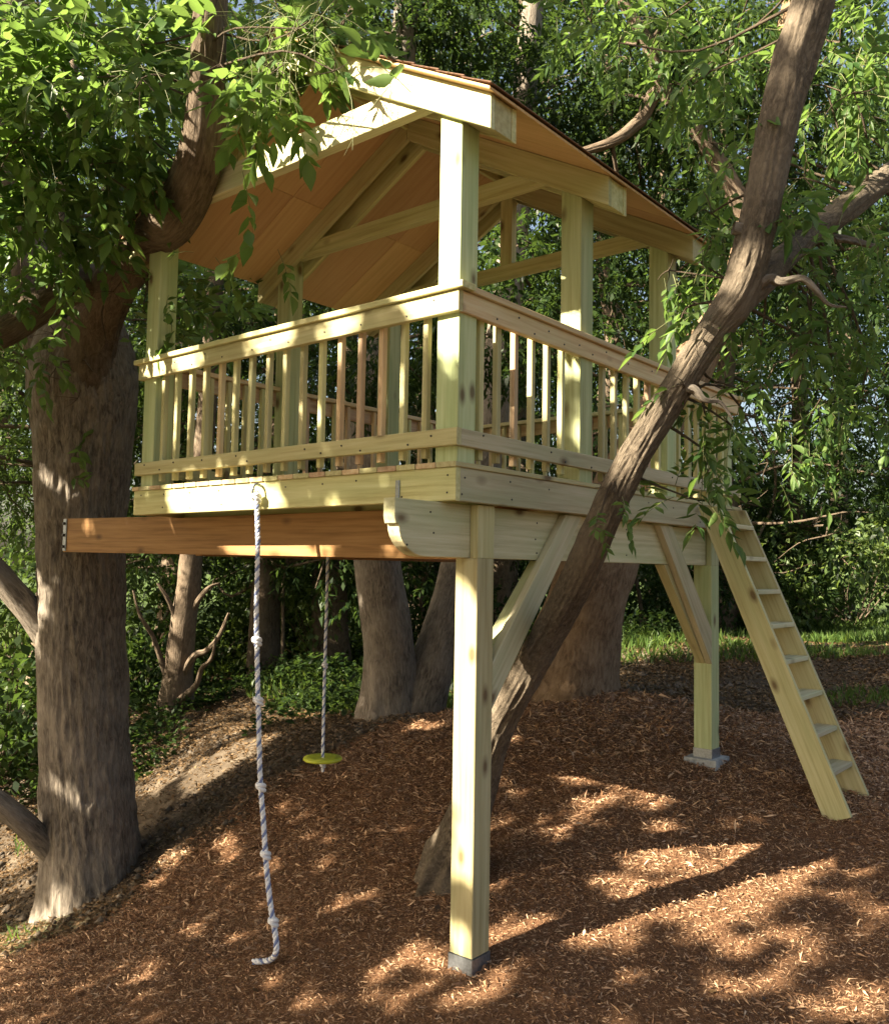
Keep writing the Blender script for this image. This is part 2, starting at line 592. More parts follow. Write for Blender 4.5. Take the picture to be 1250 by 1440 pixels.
for z in (2.08, 2.18, 2.28):
    board('bolt', (.270, 4.568, z), (.289, 4.568, z), .024, .024, M['bolt'], bm_)
# knee braces
prism('knee_brace', [(.403, 1.19), (1.33, 2.288), (1.14, 2.288), (.403, 1.44)], 1, .045, .097, M['lumber_grey'], th)
prism('knee_brace', [(.403, 1.19), (1.155, 2.003), (.945, 2.003), (.403, 1.44)], 1, .100, .178, M['lumber_green'], th)
prism('knee_brace', [(3.342, 1.22), (3.342, 1.49), (2.62, 2.288), (2.42, 2.288)], 1, .045, .097, M['lumber_grey'], th)
prism('knee_brace', [(3.342, 1.22), (3.342, 1.49), (2.83, 2.003), (2.60, 2.003)], 1, .100, .178, M['lumber'], th)

# deck
deck = empty('deck', (Lx/2, W/2, ZR), th)
zb, zt = ZR, 2.472
board('rim_board', (.020, 0.0, (zb+zt)/2), (.020, W, (zb+zt)/2), .038, zt-zb, M['lumber'], deck)
board('rim_board', (.041, .019, (zb+zt)/2), (Lx, .019, (zb+zt)/2), .038, zt-zb, M['lumber_grey'], deck)
board('rim_board', (.041, W-.02, (zb+zt)/2), (Lx, W-.02, (zb+zt)/2), .038, zt-zb, M['lumber'], deck)
board('rim_board', (Lx-.02, .04, (zb+zt)/2), (Lx-.02, W-.041, (zb+zt)/2), .038, zt-zb, M['lumber'], deck)
for k in range(9):
    x = .42+k*.405
    board('joist', (x, .040, (zb+zt)/2-.002), (x, W-.042, (zb+zt)/2-.002), .038, zt-zb-.004, M['beam'] if k % 3 == 1 else M['lumber'], deck)
k = 0
y = -.012
while y < W:
    wd = min(.138, W+.012-y)
    board('deck_plank', (-.012, y+wd/2, ZD-.014), (Lx+.012, y+wd/2, ZD-.014), wd-.004, .028, M['lumber_rosy'] if k % 2 else M['lumber'], deck)
    y += .1405
    k += 1
board('hanger_strap', (-.003, .40, 2.30), (-.003, .40, 2.42), .03, .006, M['zinc'], deck, up=(1, 0, 0))

# roof posts (six) and the low post at the deck's far corner
SL = 0.549
PXS = [(.037, .187), (1.257, 1.407), (2.49, 2.64)]


def under(y):            # underside of the rafters
    yy = y if y < W/2 else W-y
    return 4.202+SL*(yy+.195)


for (xa, xb) in PXS:
    xc = (xa+xb)/2
    for yc in (.097, W-.097):
        top = under(yc)+.10
        # a sloped-top post built as a prism so that it meets the rafters
        prism('roof_post', [(yc-.075, ZD+.001), (yc+.075, ZD+.001), (yc+.075, under(yc+.075)+.16), (yc-.075, under(yc-.075)+.16)], 0, xa, xb,
              M['lumber_green'], th)
for (x, y) in ((3.72, .09), (3.72, W-.09)):
    board('corner_post', (x, y, ZD+.001), (x, y, 3.404), .09, .09, M['lumber_green'], th)


# railings
def railing(a, b_, out, mats, capmat, skip=()):
    """from plan point a to b along one side; out = unit vector pointing outwards"""
    a, b_, out = np.array(a), np.array(b_), np.array(out)
    L = np.linalg.norm(b_-a)
    t = (b_-a)/L
    e = empty('railing', (*((a+b_)/2), ZD), th)

    def q(s, o, z):
        pnt = a+t*s+out*o
        return (pnt[0], pnt[1], z)
    ex = .040 if abs(t[1]) > .5 else 0.0      # one side laps the other at the corners
    board('rail_cap', q(-ex+.041*(ex == 0), .0+.0, 3.4225), q(L+ex-.041*(ex == 0), .0, 3.4225), .115, .035, capmat, e)
    i0 = 0.0 if ex else .042
    board('top_rail', q(i0, .018, 3.347), q(L-i0, .018, 3.347), .038, .114, mats[0], e)
    board('bottom_rail', q(i0-.004*(ex > 0), .020, 2.631), q(L-i0+.004*(ex > 0), .020, 2.631), .038, .092, mats[1], e)
    n = int(round((L-.36)/.168))
    for i in range(n):
        s = .18+(L-.36)*(i+.5)/n
        if any(abs(s-k) < .09 for k in skip):
            continue
        jit = random.uniform(-.006, .006)
        board('baluster', q(s+jit, -.021, 2.535), q(s+jit+random.uniform(-.003, .003), -.021, 3.400), .037, .037,
              M['lumber_rosy'] if random.random() < .22 else M['lumber'], e)


railing((.038, 0.0), (.038, W), (-1, 0), (M['lumber'], M['lumber']), M['lumber'])
railing((0.0, .038), (Lx, .038), (0, -1), (M['lumber_rosy'], M['lumber_grey']), M['lumber_rosy'], skip=(.112, 1.332, 2.565, 3.72))
railing((0.0, W-.038), (Lx, W-.038), (0, 1), (M['lumber_rosy'], M['lumber']), M['lumber_rosy'], skip=(.112, 1.332, 2.565, 3.72))
railing((Lx-.038, 0.0), (Lx-.038, W), (1, 0), (M['lumber_rosy'], M['lumber']), M['lumber'])

# screw heads, each only a few millimetres
SC = []
for k in range(17):
    yy = .17+k*.168
    SC += [((-.0045, yy, 2.631+.02*(-1)**k), 0), ((.0, yy+.01, 3.345+.02*(-1)**k), 0)]
for k in range(22):
    xx = .2+k*.166
    SC += [((xx, -.0045, 2.631+.02*(-1)**k), 1), ((xx, -.001, 3.345+.02*(-1)**k), 1)]
for k in range(10):
    SC += [((.05+k*.42, -.0005, 2.34), 1), ((.05+k*.42, -.0005, 2.43), 1), ((.0005, .06+k*.32, 2.34), 0), ((.0005, .06+k*.32, 2.43), 0)]
for z_ in (2.06, 2.14, 2.23):
    SC += [((-.26+.2*(z_ > 2.1), .0985, z_), 1), ((.9, .0985, z_), 1), ((2.0, .0985, z_), 1)]
vs, fs = [], []
for (c_, ax_) in SC:
    if random.random() < .3: continue
    c_ = (c_[0]+(random.uniform(-.03, .03) if ax_ else 0), c_[1]+(0 if ax_ else random.uniform(-.03, .03)), c_[2]+random.uniform(-.012, .012))
    o_ = len(vs)
    for lev, rr_ in ((.004, .0062), (-.004, .005)):
        for q in range(8):
            a_ = q*math.pi/4
            u_, v_ = rr_*math.cos(a_), rr_*math.sin(a_)
            vs.append((c_[0]+lev*.6, c_[1]+u_, c_[2]+v_) if ax_ == 0 else (c_[0]+u_, c_[1]+lev*.6, c_[2]+v_))
    fs.append([o_+8+q for q in range(8)])
    fs += [[o_+q, o_+(q+1) % 8, o_+8+(q+1) % 8, o_+8+q] for q in range(8)]
me = bpy.data.meshes.new('screws')
me.from_pydata(vs, [], fs)
tag(obj('screws', me, M['bolt'], th), kind='stuff')

# roof trusses: two rafters gripping each post pair, tail blocks, tie and king post
PH = 0.187                  # plumb depth of a rafter
YE = -.195                  # rafter tail
YM = W/2


def rafter(name, side, x0, x1, mat, parent, ye=YE):
    pts = [(ye, 4.202+SL*(ye-YE)), (YM-.002, 4.202+SL*(YM-YE)), (YM-.002, 4.202+SL*(YM-YE)+PH), (ye, 4.202+SL*(ye-YE)+PH)]
    if side:
        pts = [(W-y, z) for (y, z) in pts][::-1]
    return prism(name, pts, 0, x0, x1, mat, parent)


for k, (xa, xb) in enumerate(PXS):
    e = empty('roof_truss', ((xa+xb)/2, YM, 4.3), th)
    for side in (0, 1):
        rafter('rafter', side, xa-.040, xa-.002, M['lumber_grey'] if k == 0 else M['lumber'], e)
        rafter('rafter', side, xb+.002, xb+.040, M['lumber'], e)
        y0, y1 = YE+.004, .018
        pts = [(y0, 4.206+SL*(y0-YE)), (y1, 4.206+SL*(y1-YE)), (y1, 4.198+SL*(y1-YE)+PH), (y0, 4.198+SL*(y0-YE)+PH)]
        if side:
            pts = [(W-y, z) for (y, z) in pts][::-1]
        prism('tail_block', pts, 0, xa+.001, xb-.001, M['lumber'], e)
    zt0 = {0: 4.485, 1: 4.50, 2: 4.43}[k]
    hh = {0: .175, 1: .12, 2: .11}[k]
    yl = YE+(zt0-4.202)/SL
    yt = YE+(zt0+hh-4.202-.16)/SL
    xx = xa+.001
    prism('tie_beam', [(yl-.10, zt0), (W-yl+.10, zt0), (W-yt, zt0+hh), (yt, zt0+hh)], 0, xx, xx+.075, M['lumber_grey'] if k == 0 else M['lumber'], e)
    if k != 1:
        prism('king_post', [(YM-.06, zt0+hh+.002), (YM+.06, zt0+hh+.002), (YM+.06, under(YM-.06)+.09), (YM-.06, under(YM-.06)+.09)], 0, xx+.002, xx+.072, M['lumber'], e)

# roof panels of plywood with the ridge board
rf = empty('roof', (1.34, YM, 5.3), th)
XR0, XR1 = -.055, 2.70
pan = [(XR0, .905), (.909, 2.10), (2.104, XR1)]
TH = .018
for side in (0, 1):
    for lay, (ya, yb) in enumerate(((-.225, .60), (.604, YM+.004))):
        for (xa, xb) in pan:
            zA, zB = 4.202+PH+SL*(ya-YE)+.003, 4.202+PH+SL*(yb-YE)+.003
            pts = [(ya, zA), (yb, zB), (yb, zB+TH), (ya, zA+TH)]
            if side:
                pts = [(W-y, z) for (y, z) in pts][::-1]
            prism('roof_panel', pts, 0, xa, xb, M['ply'], rf)
# thin dark roofing strips over the panels, lapped like shingles courses
M['shingle'] = plain('brown_shingle', (0.16, 0.085, 0.05), 0.95, 0, 90, 0.4, 0.6)
for side in (0, 1):
    yy = -.243
    c = 0
    while yy < YM-.02:
        ya, yb = yy, min(yy+.20, YM+.01)
        off = .003+TH
        zA, zB = 4.202+PH+SL*(ya-YE)+off+.014, 4.202+PH+SL*(yb-YE)+off+.003
        pts = [(ya, zA), (yb, zB), (yb, zB+.006), (ya, zA+.008)]
        if side:
            pts = [(W-y, z) for (y, z) in pts][::-1]
        prism('shingle_course', pts, 0, XR0-.012, XR1+.012, M['shingle'], rf)
        yy += .175
        c += 1
board('ridge_board', (XR0+.03, YM, 5.262), (XR1-.02, YM, 5.262), .03, .10, M['lumber'], rf)
board('ridge_cap', (XR0-.014, YM, 5.350), (XR1+.014, YM, 5.350), .16, .016, M['shingle'], rf)

# ------------------------------------------------------------------ ladder
ld = empty('ladder', (3.27, -1.0, .28))
tag(ld, 'pale wooden ladder with flat treads leaning on the deck edge', 'ladder')


def lad(s, o):             # along the ladder (0 foot, 1 top), o = outwards from its inner edge
    p0, p1 = np.array([-.905, .285]), np.array([-.008, 2.452])
    d = (p1-p0)/np.linalg.norm(p1-p0)
    n = np.array([-d[1], d[0]])
    return p0+(p1-p0)*s+n*o


for (xa, xb) in ((2.95, 2.99), (3.46, 3.50)):
    a0, a1, b0, b1 = lad(-.02, 0), lad(-.02, .185), lad(.985, 0), lad(.985, .185)
    topy = -.008
    prism('stringer', [tuple(a0), tuple(a1), (lad(1.0, .185)[0], 2.452), (topy, 2.452), ], 0, xa, xb, M['lumber'], ld)
for i in range(8):
    s = .085+.8*i/7+.03
    c_ = lad(s, .10)
    tr = board('tread', (2.992, c_[0], c_[1]), (3.458, c_[0], c_[1]), .15, .034, M['lumber_grey'], ld)

# ------------------------------------------------------------------ tubes
def catmull(P, n):
    P = np.asarray(P, float)
    Q = np.vstack([2*P[0]-P[1], P, 2*P[-1]-P[-2]])
    out = []
    k = len(P)-1
    for i in range(k):
        p0, p1, p2, p3 = Q[i:i+4]
        t = np.linspace(0, 1, n, endpoint=False)[:, None]
        out.append(.5*((2*p1)+(-p0+p2)*t+(2*p0-5*p1+4*p2-p3)*t*t+(-p0+3*p1-3*p2+p3)*t**3))
    out.append(P[-1:])
    return np.vstack(out)


def frames(P):
    T = np.gradient(P, axis=0)
    T /= np.linalg.norm(T, axis=1)[:, None]
    ref = np.array([0.31, 0.95, 0.02])
    A = np.cross(T, ref)
    A /= np.linalg.norm(A, axis=1)[:, None]
    B = np.cross(T, A)
    return T, A, B


def tube_mesh(name, pts, rad, seg=12, n=8, furrow=0.0, lump=0.0, seed=0, flare=0.0):
    """a tapering limb along a spline, with bark furrows; rad in metres for every point"""
    pr = catmull(np.column_stack([pts, rad]), n)
    P, r = pr[:, :3], np.maximum(pr[:, 3], .0015)
    T, A, B = frames(P)
    ln = np.concatenate([[0], np.cumsum(np.linalg.norm(np.diff(P, axis=0), axis=1))])
    th_ = np.linspace(0, 2*math.pi, seg, endpoint=False)
    c, s = np.cos(th_)[None, :], np.sin(th_)[None, :]
    rr = np.repeat(r[:, None], seg, 1)
    Pn = np.stack([c*np.ones_like(rr), s*np.ones_like(rr), (ln[:, None])*np.ones_like(rr)], -1)
    if lump:
        rr = rr*(1+lump*(vnoise(Pn*np.array([1.3, 1.3, 2.2])+seed*7.3, seed)-.5)*2)
    if furrow:
        k = r.max()*24
        g = vnoise(Pn*np.array([k, k, 4.0])+seed*3.1+.35*np.sin(ln*3)[None, :, None].transpose(1, 0, 2), seed+1)
        g2 = vnoise(Pn*np.array([2.2*k, 2.2*k, 9.0])+seed*1.7, seed+2)
        rr = rr+furrow*(np.abs(g-.5)*-2.4+.6+(g2-.5)*.7)
    if flare:
        fl = np.exp(-np.maximum(0, ln-ln[n])/(.9*r.max()+.06))[:, None]*flare
        rr = rr*(1+fl*(.55+.9*np.maximum(0, np.sin(th_*4+seed+1.2*np.sin(th_*2)))[None, :]))
    V = P[:, None, :]+rr[..., None]*(A[:, None, :]*c[..., None]+B[:, None, :]*s[..., None])
    V = V.reshape(-1, 3)
    nn = len(P)
    ii = np.arange(nn*seg).reshape(nn, seg)
    j = np.roll(ii, -1, 1)
    F = np.stack([ii[:-1], j[:-1], j[1:], ii[1:]], -1).reshape(-1, 4)
    me = mesh_np(name, V, F, 4)
    # uv: turns round the limb scaled by girth, metres along it
    girth = 2*math.pi*np.median(r)
    u = np.arange(seg+1)/seg*girth
    U = np.stack([np.repeat(u[None, :-1], nn-1, 0), np.repeat(u[None, 1:], nn-1, 0), np.repeat(u[None, 1:], nn-1, 0), np.repeat(u[None, :-1], nn-1, 0)], -1)
    Vv = np.stack([np.repeat(ln[:-1, None], seg, 1), np.repeat(ln[:-1, None], seg, 1), np.repeat(ln[1:, None], seg, 1), np.repeat(ln[1:, None], seg, 1)], -1)
    uv = me.uv_layers.new(name='UVMap')
    uv.data.foreach_set('uv', np.stack([U, Vv], -1).astype(np.float32).ravel())
    return me


def tube(name, pts, rad, mat, parent, **kw):
    return obj(name, tube_mesh(name, pts, rad, **kw), mat, parent, smooth=True)


def multi_tube(name, chains, mat, parent, seg=5, n=3):
    """many thin twigs as one mesh"""
    Vs, Fs, o = [], [], 0
    th_ = np.linspace(0, 2*math.pi, seg, endpoint=False)
    for pts, rad in chains:
        pr = catmull(np.column_stack([pts, rad]), n)
        P, r = pr[:, :3], pr[:, 3]
        T, A, B = frames(P)
        V = P[:, None, :]+r[:, None, None]*(A[:, None, :]*np.cos(th_)[None, :, None]+B[:, None, :]*np.sin(th_)[None, :, None])
        k = len(P)
        ii = np.arange(k*seg).reshape(k, seg)+o
        j = np.roll(ii, -1, 1)
        Fs.append(np.stack([ii[:-1], j[:-1], j[1:], ii[1:]], -1).reshape(-1, 4))
        Vs.append(V.reshape(-1, 3))
        o += k*seg
    me = mesh_np(name, np.vstack(Vs), np.vstack(Fs), 4)
    me.uv_layers.new(name='UVMap')
    return tag(obj(name, me, mat, parent, smooth=True), kind='stuff')


# ------------------------------------------------------------------ ropes
def twisted(parent, path, r, knots=(), n=70):
    P = catmull(path, max(3, n*3//(len(path)-1)))
    T, A, B = frames(P)
    ln = np.concatenate([[0], np.cumsum(np.linalg.norm(np.diff(P, axis=0), axis=1))])
    for s in range(3):
        ph = ln/.075*2*math.pi+s*2*math.pi/3
        Q = P+r*.52*(A*np.cos(ph)[:, None]+B*np.sin(ph)[:, None])
        me = tube_mesh('strand', Q, np.full(len(Q), r*.60), seg=6, n=1)
        obj('strand', me, M['rope_blue'] if s == 0 else M['rope_white'], parent, smooth=True)
    for kz in knots:
        i = np.argmin(np.abs(P[:, 2]-kz))
        c0 = P[i]
        t = np.linspace(0, 2*math.pi*2.2, 40)
        Q = np.stack([c0[0]+r*1.25*np.cos(t), c0[1]+r*1.25*np.sin(t), c0[2]+r*1.1*np.sin(t*.72+.4)], -1)
        obj('knot', tube_mesh('knot', Q, np.full(len(Q), r*.8), seg=7, n=1), M['rope_white'], parent, smooth=True)


rp_ = empty('climbing_rope', (-.06, 1.4, -.42))
tag(rp_, 'long knotted blue and white climbing rope hanging from the deck edge to the mulch', 'rope')
rpath = [(-.045, 1.55, 2.40)]
for (px, py) in [(363, 760), (361, 850), (362, 930), (364, 1010), (366, 1090), (371, 1160), (375, 1220), (381, 1275), (388, 1318), (388, 1340)]:
    d = _fw+(px-625)/FPX*_r2-(py-720)/FPX*_u2
    t = (-.06-CAM[0])/d[0]
    rpath.append(tuple(CAM+t*d))
e_ = on_ground(378, 1358)
rpath.append((e_[0], e_[1], float(gz(e_[0], e_[1]))+.03))
e_ = on_ground(356, 1360)
rpath.append((e_[0], e_[1], float(gz(e_[0], e_[1]))+.03))
twisted(rp_, np.array(rpath), .0165, knots=(2.36, 1.48, 1.12, .62, .25, -.12))
hk = np.array([(-.002, 1.55, 2.44), (-.05, 1.55, 2.45), (-.075, 1.55, 2.415), (-.06, 1.55, 2.38), (-.035, 1.55, 2.385)])
tube('hook', hk, np.full(5, .009), M['zinc'], rp_, seg=8, n=6)

sw = empty('disc_swing', (1.3, 2.28, .45))
tag(sw, 'round lime disc swing hanging on a blue and white rope under the deck', 'swing')
sx, sy = at(454, 1067, 6.95)[:2]
zdisc = at(454, 1067, 6.95)[2]
twisted(sw, np.array([(sx+.0, sy, 2.30), (sx, sy, 1.6), (sx-.003, sy, 1.0), (sx, sy, zdisc), (sx+.004, sy, zdisc-.10)]), .0125, knots=(1.17, zdisc-.05))
prof = [(0, .012), (.10, .017), (.145, .014), (.153, .002), (.145, -.012), (.10, -.010), (0, -.010)]
vs, fs = [], []
for (r, z) in prof:
    for k in range(40):
        a = k/40*2*math.pi
        vs.append((sx+r*math.cos(a), sy+r*math.sin(a), zdisc+z))
for i in range(len(prof)-1):
    for k in range(40):
        fs.append((i*40+k, i*40+(k+1) % 40, (i+1)*40+(k+1) % 40, (i+1)*40+k))
me = bpy.data.meshes.new('disc_seat')
me.from_pydata(vs, [], fs)
obj('disc_seat', me, M['disc'], sw, smooth=True)


# ------------------------------------------------------------------ foliage machinery
def rot_from(dirs, roll):
    """N rotation matrices whose first axis follows dirs"""
    x = dirs/np.linalg.norm(dirs, axis=1)[:, None]
    up = np.tile(np.array([0, 0, 1.0]), (len(x), 1))
    y = np.cross(up, x)
    ly = np.linalg.norm(y, axis=1)
    y[ly < 1e-3] = (0, 1, 0)
    y /= np.linalg.norm(y, axis=1)[:, None]
    z = np.cross(x, y)
    c, s = np.cos(roll)[:, None], np.sin(roll)[:, None]
    y2, z2 = y*c+z*s, z*c-y*s
    return np.stack([x, y2, z2], -1)      # columns are axes


LEAF5 = np.array([(0, 0, 0), (.42, -.5, .10), (.42, .5, .10), (.45, 0, -.03), (1, 0, -.08)])
LEAF5F = np.array([(0, 3, 4, 1), (0, 2, 4, 3)])
_st = [(.0, .0, 0), (.16, .30, .05), (.36, .49, .09), (.58, .42, .08), (.80, .20, .02), (1.0, .0, -.10)]
LEAF8 = np.array([(x_, 0, z_*.2-.03*math.sin(math.pi*x_)) for (x_, w_, z_) in _st]+[(x_, -w_, z_) for (x_, w_, z_) in _st[1:-1]]+[(x_, w_, z_) for (x_, w_, z_) in _st[1:-1]])
LEAF8F = np.array([(0, 0, 1, 6), (1, 2, 7, 6), (2, 3, 8, 7), (3, 4, 9, 8), (4, 5, 5, 9), (0, 10, 1, 0), (10, 11, 2, 1), (11, 12, 3, 2), (12, 13, 4, 3), (13, 5, 5, 4)])
LEAF8F = np.array([(0, 1, 6), (1, 2, 7), (1, 7, 6), (2, 3, 8), (2, 8, 7), (3, 4, 9), (3, 9, 8), (4, 5, 9), (0, 10, 1), (10, 11, 2), (10, 2, 1), (11, 12, 3), (11, 3, 2), (12, 13, 4), (12, 4, 3), (13, 5, 4)])
LEAF4 = np.array([(0, 0, 0), (.45, -.5, .08), (.45, .5, .08), (1, 0, -.1)])
LEAF4F = np.array([(0, 2, 3, 1)])
WF = .36                      # width of a leaflet for its length
SPRAY = []                    # (position along the rachis, side angle, length)
for q in range(4):
    SPRAY += [(.30+.19*q, 58-6*q, .42-.02*q), (.33+.19*q, -58+6*q, .42-.02*q)]
SPRAY.append((.97, 4, .46))


def sun_uv(P):
    e1 = np.array([-SUN[1], SUN[0], 0])
    e1 = e1/np.linalg.norm(e1)
    e2 = np.cross(SUN, e1)
    return P@e1, P@e2


GAPS = []                     # openings in the canopy: (u, v, ru, rv)


def gap(P, ru, rv=None, only=False):
    u, v = sun_uv(np.asarray(P, float))
    if not only and P[2] < 1.7 and not gap_clear(np.asarray(P, float), ru, rv or ru): return
    GAPS.append((u, v, ru*1.05+.045, (rv or ru)*1.05+.045, only, float(np.asarray(P, float)@SUN)))


BEAM = np.array([(.30, y_, z_) for y_ in np.linspace(.3, 4.4, 30) for z_ in (2.02, 2.12)])


def dapple(P, ru, rv):
    """one opening broken by a few leaves into several"""
    P = np.asarray(P, float)
    e1 = np.array([-SUN[1], SUN[0], 0])/math.hypot(SUN[0], SUN[1])
    e2 = np.cross(SUN, e1)
    for _ in range(5):
        gap(P+e1*rng.normal(0, .62*ru)+e2*rng.normal(0, .62*rv), ru*rng.uniform(.28, .62), rv*rng.uniform(.35, .8))


def gap_clear(P, ru, rv):
    u, v = sun_uv(P)
    bu, bv = sun_uv(BEAM)
    return (((bu-u)/(ru+.06))**2+((bv-v)/(rv+.06))**2).min() > 1


def keep_gaps(P, every=True):
    u, v = sun_uv(P)
    nz = vnoise(np.stack([u*3.1, v*3.1, u*0], -1), 11)-.5
    wv = P@SUN
    keep = np.ones(len(P), bool)
    for (gu, gv, ru, rv, only, gw) in GAPS:
        if only and not every: continue
        d = np.sqrt(((u-gu)/ru)**2+((v-gv)/rv)**2)+nz*.5
        keep &= (d > 1.0) | (wv < gw+.3)
    return keep


def leaves_mesh(name, pos, dirs, roll, length, lod=1, wf=WF):
    base, fc = ((LEAF4, LEAF4F), (LEAF5, LEAF5F), (LEAF8, LEAF8F))[lod]
    Rm = rot_from(dirs, roll)
    b = np.repeat(base[None], len(pos), 0)*length[:, None, None]
    b[:, :, 1] *= (wf*rng.uniform(.72, 1.3, len(pos)))[:, None]
    b[:, :, 2] *= rng.uniform(-.6, 2.4, len(pos))[:, None]
    V = np.einsum('nij,nkj->nki', Rm, b)+pos[:, None, :]
    k = len(base)
    F = fc[None]+(np.arange(len(pos))*k)[:, None, None]
    nc = fc.shape[1]
    return mesh_np(name, V.reshape(-1, 3), F.reshape(-1, nc), nc)


def sprays(pos, dirs, size):
    """expand compound leaves into leaflets: positions, directions, rolls, lengths"""
    n = len(pos)
    Rm = rot_from(dirs, rng.normal(0, .5, n))
    P, D, Rl, L = [], [], [], []
    for (s, ang, ln) in SPRAY:
        droop = -.25*s*s
        lp = np.array([s, 0, droop])
        a = R(ang)
        ld_ = np.array([math.cos(a), math.sin(a), -.35])
        P.append(pos+np.einsum('nij,j->ni', Rm, lp)*size[:, None])
        dd = np.einsum('nij,j->ni', Rm, ld_)+rng.normal(0, .18, (n, 3))
        D.append(dd)
        Rl.append(rng.normal(0, .55, n))
        L.append(size*ln*rng.uniform(.75, 1.15, n))
    return np.vstack(P), np.vstack(D), np.concatenate(Rl), np.concatenate(L)


def ellipsoid(n, c, r, shell=.35):
    d = rng.normal(size=(n, 3))
    d /= np.linalg.norm(d, axis=1)[:, None]
    t = rng.uniform(0, 1, n)**shell
    return np.asarray(c)+d*t[:, None]*np.asarray(r), d


def crown(name, clumps, mat, parent, size=.26, lod=1, carve=False, compound=True, droop=.5, wf=WF, keepf=None, stalks=False):
    """clumps: (centre, (rx,ry,rz), number of sprays)"""
    Ps, Ds, Ss = [], [], []
    for c, r, n in clumps:
        if np.isscalar(r): r = (r, r, r)
        p, d = ellipsoid(int(n), c, r)
        d = d*.7+rng.normal(0, .45, d.shape)
        d[:, 2] -= droop
        Ps.append(p)
        Ds.append(d)
        Ss.append(size*rng.uniform(.65, 1.25, int(n)))
    P, D, S = np.vstack(Ps), np.vstack(Ds), np.concatenate(Ss)
    if keepf is not None:
        kk = keepf(P)
        P, D, S = P[kk], D[kk], S[kk]
    if stalks:
        Rm = rot_from(D, np.zeros(len(D)))
        t_ = np.array([0, .35, .7, 1.0])
        cen = np.stack([t_, 0*t_, -.25*t_*t_], -1)
        wd_ = np.array([.0026, .0022, .0017, .001])
        q = P[:, None, :]+np.einsum('nij,kj->nki', Rm, cen)*S[:, None, None]
        tri = np.stack([q+wd_[None, :, None]*(math.cos(a)*Rm[:, None, :, 1]+math.sin(a)*Rm[:, None, :, 2]) for a in (0, 2.1, 4.2)], 2)
        n_ = len(P)
        idx = np.arange(n_*12).reshape(n_, 4, 3)
        f_ = np.stack([idx[:, :-1], np.roll(idx, -1, 2)[:, :-1], np.roll(idx, -1, 2)[:, 1:], idx[:, 1:]], -1).reshape(-1, 4)
        tag(obj('leaf_stalks', mesh_np('leaf_stalks', tri.reshape(-1, 3), f_, 4), M['stalk'], parent), kind='stuff')
    if compound:
        P, D, Rl, L = sprays(P, D, S)
    else:
        Rl, L = rng.uniform(-1.2, 1.2, len(P)), S
    if carve:
        kk = keep_gaps(P, carve == 'all')
        P, D, Rl, L = P[kk], D[kk], Rl[kk], L[kk]
    me = leaves_mesh(name, P, D, Rl, L, lod, wf)
    return tag(obj(name, me, mat, parent), kind='stuff')


def twigs_to(clumps, anchors, per=3, r0=.012):
    """thin branches from the nearest anchor point to each clump and on to its rim"""
    A = np.asarray(anchors)
    out = []
    for c, r, n in clumps:
        c = np.asarray(c, float)
        rr = np.max(r)
        i = np.argmin(np.linalg.norm(A-c, axis=1))
        a = A[i]
        mid = (a+c)/2+rng.normal(0, .08*np.linalg.norm(c-a)+.01, 3)
        out.append((np.array([a, mid, c]), np.array([r0*1.5, r0, r0*.6])))
        for _ in range(per):
            d = rng.normal(size=3)
            d[2] -= .2
            d /= np.linalg.norm(d)
            e = c+d*np.asarray(r)*.9
            mid = (c+e)/2+rng.normal(0, .06*rr, 3)
            out.append((np.array([c, mid, e]), np.array([r0*.6, r0*.42, r0*.2])))
    return out


# openings that let the sun through to what the photograph shows lit
for P, r in [((.03, .1, 3.75), .40), ((.03, .1, 4.15), .42), ((.0, .0, 4.35), .40), ((0, .5, 4.62), .22), ((0, .85, 4.60), .18), ((0, 1.6, 4.58), .22), ((0, 1.15, 5.0), .16),
             ((0, .15, 3.43), .15), ((0, .05, 3.15), .12), ((0, 1.9, 2.43), (.30, .12)), ((0, 2.3, 2.43), (.24, .12)), ((0, 1.45, 2.41), (.09, .05)), ((0, .9, 3.40), .10), ((0, 1.5, 3.4), .07), ((0, 2.4, 3.38), .12), ((0, .5, 3.0), .06), ((0, 1.2, 2.95), .06), ((0, 2.55, 3.0), .10),
             ((.25, .1, 1.62), .06), ((.25, .12, 1.28), .10), ((.25, .12, 1.10), .06), ((.25, .1, .82), .13), ((.25, .1, .62), .10), ((.25, .1, .42), .11), ((.25, .12, .05), .08)]:
    gap(P, *(r if isinstance(r, tuple) else (r,)))
for (px, py, r, q) in [(900, 1250, .16, .10), (960, 1275, .24, .13), (1030, 1235, .22, .12), (1090, 1230, .14, .08), (880, 1310, .14, .08), (1000, 1300, .17, .08), (930, 1200, .14, .08),
                       (720, 1310, .16, .08), (770, 1300, .10, .05), (600, 1340, .11, .07), (740, 1065, .14, .06), (850, 1130, .14, .05), (910, 1130, .12, .05), (790, 1165, .10, .05),
                       (250, 1200, .20, .08), (320, 1190, .14, .06), (380, 1075, .36, .20), (240, 1095, .22, .12), (600, 1022, .22, .10), (70, 1290, .10, .10), (25, 1315, .4, .25),
                       (1170, 1200, .14, .07), (1120, 1310, .12, .06), (1210, 1400, .12, .08), (1060, 1385, .10, .06), (560, 1390, .14, .06), (1150, 1250, .1, .06), (1100, 1270, .1, .05), (450, 1400, .08, .05)]:
    dapple(on_ground(px, py), r, q)
for k in range(110):                                  # stray flecks
    q_ = (rng.uniform(180, 1250), rng.uniform(1030, 1430))
    gap(on_ground(*q_), rng.uniform(.02, .09), rng.uniform(.02, .05))
for (px, py, r) in [(320, 1062, .35), (350, 1050, .3), (300, 1085, .25), (235, 1095, .25), (420, 1058, .25), (880, 888, .35), (930, 892, .35), (850, 940, .2), (1050, 1215, .2), (1100, 1215, .16), (1060, 1260, .2), (1000, 1240, .15)]:
    gap(on_ground(px, py), r)
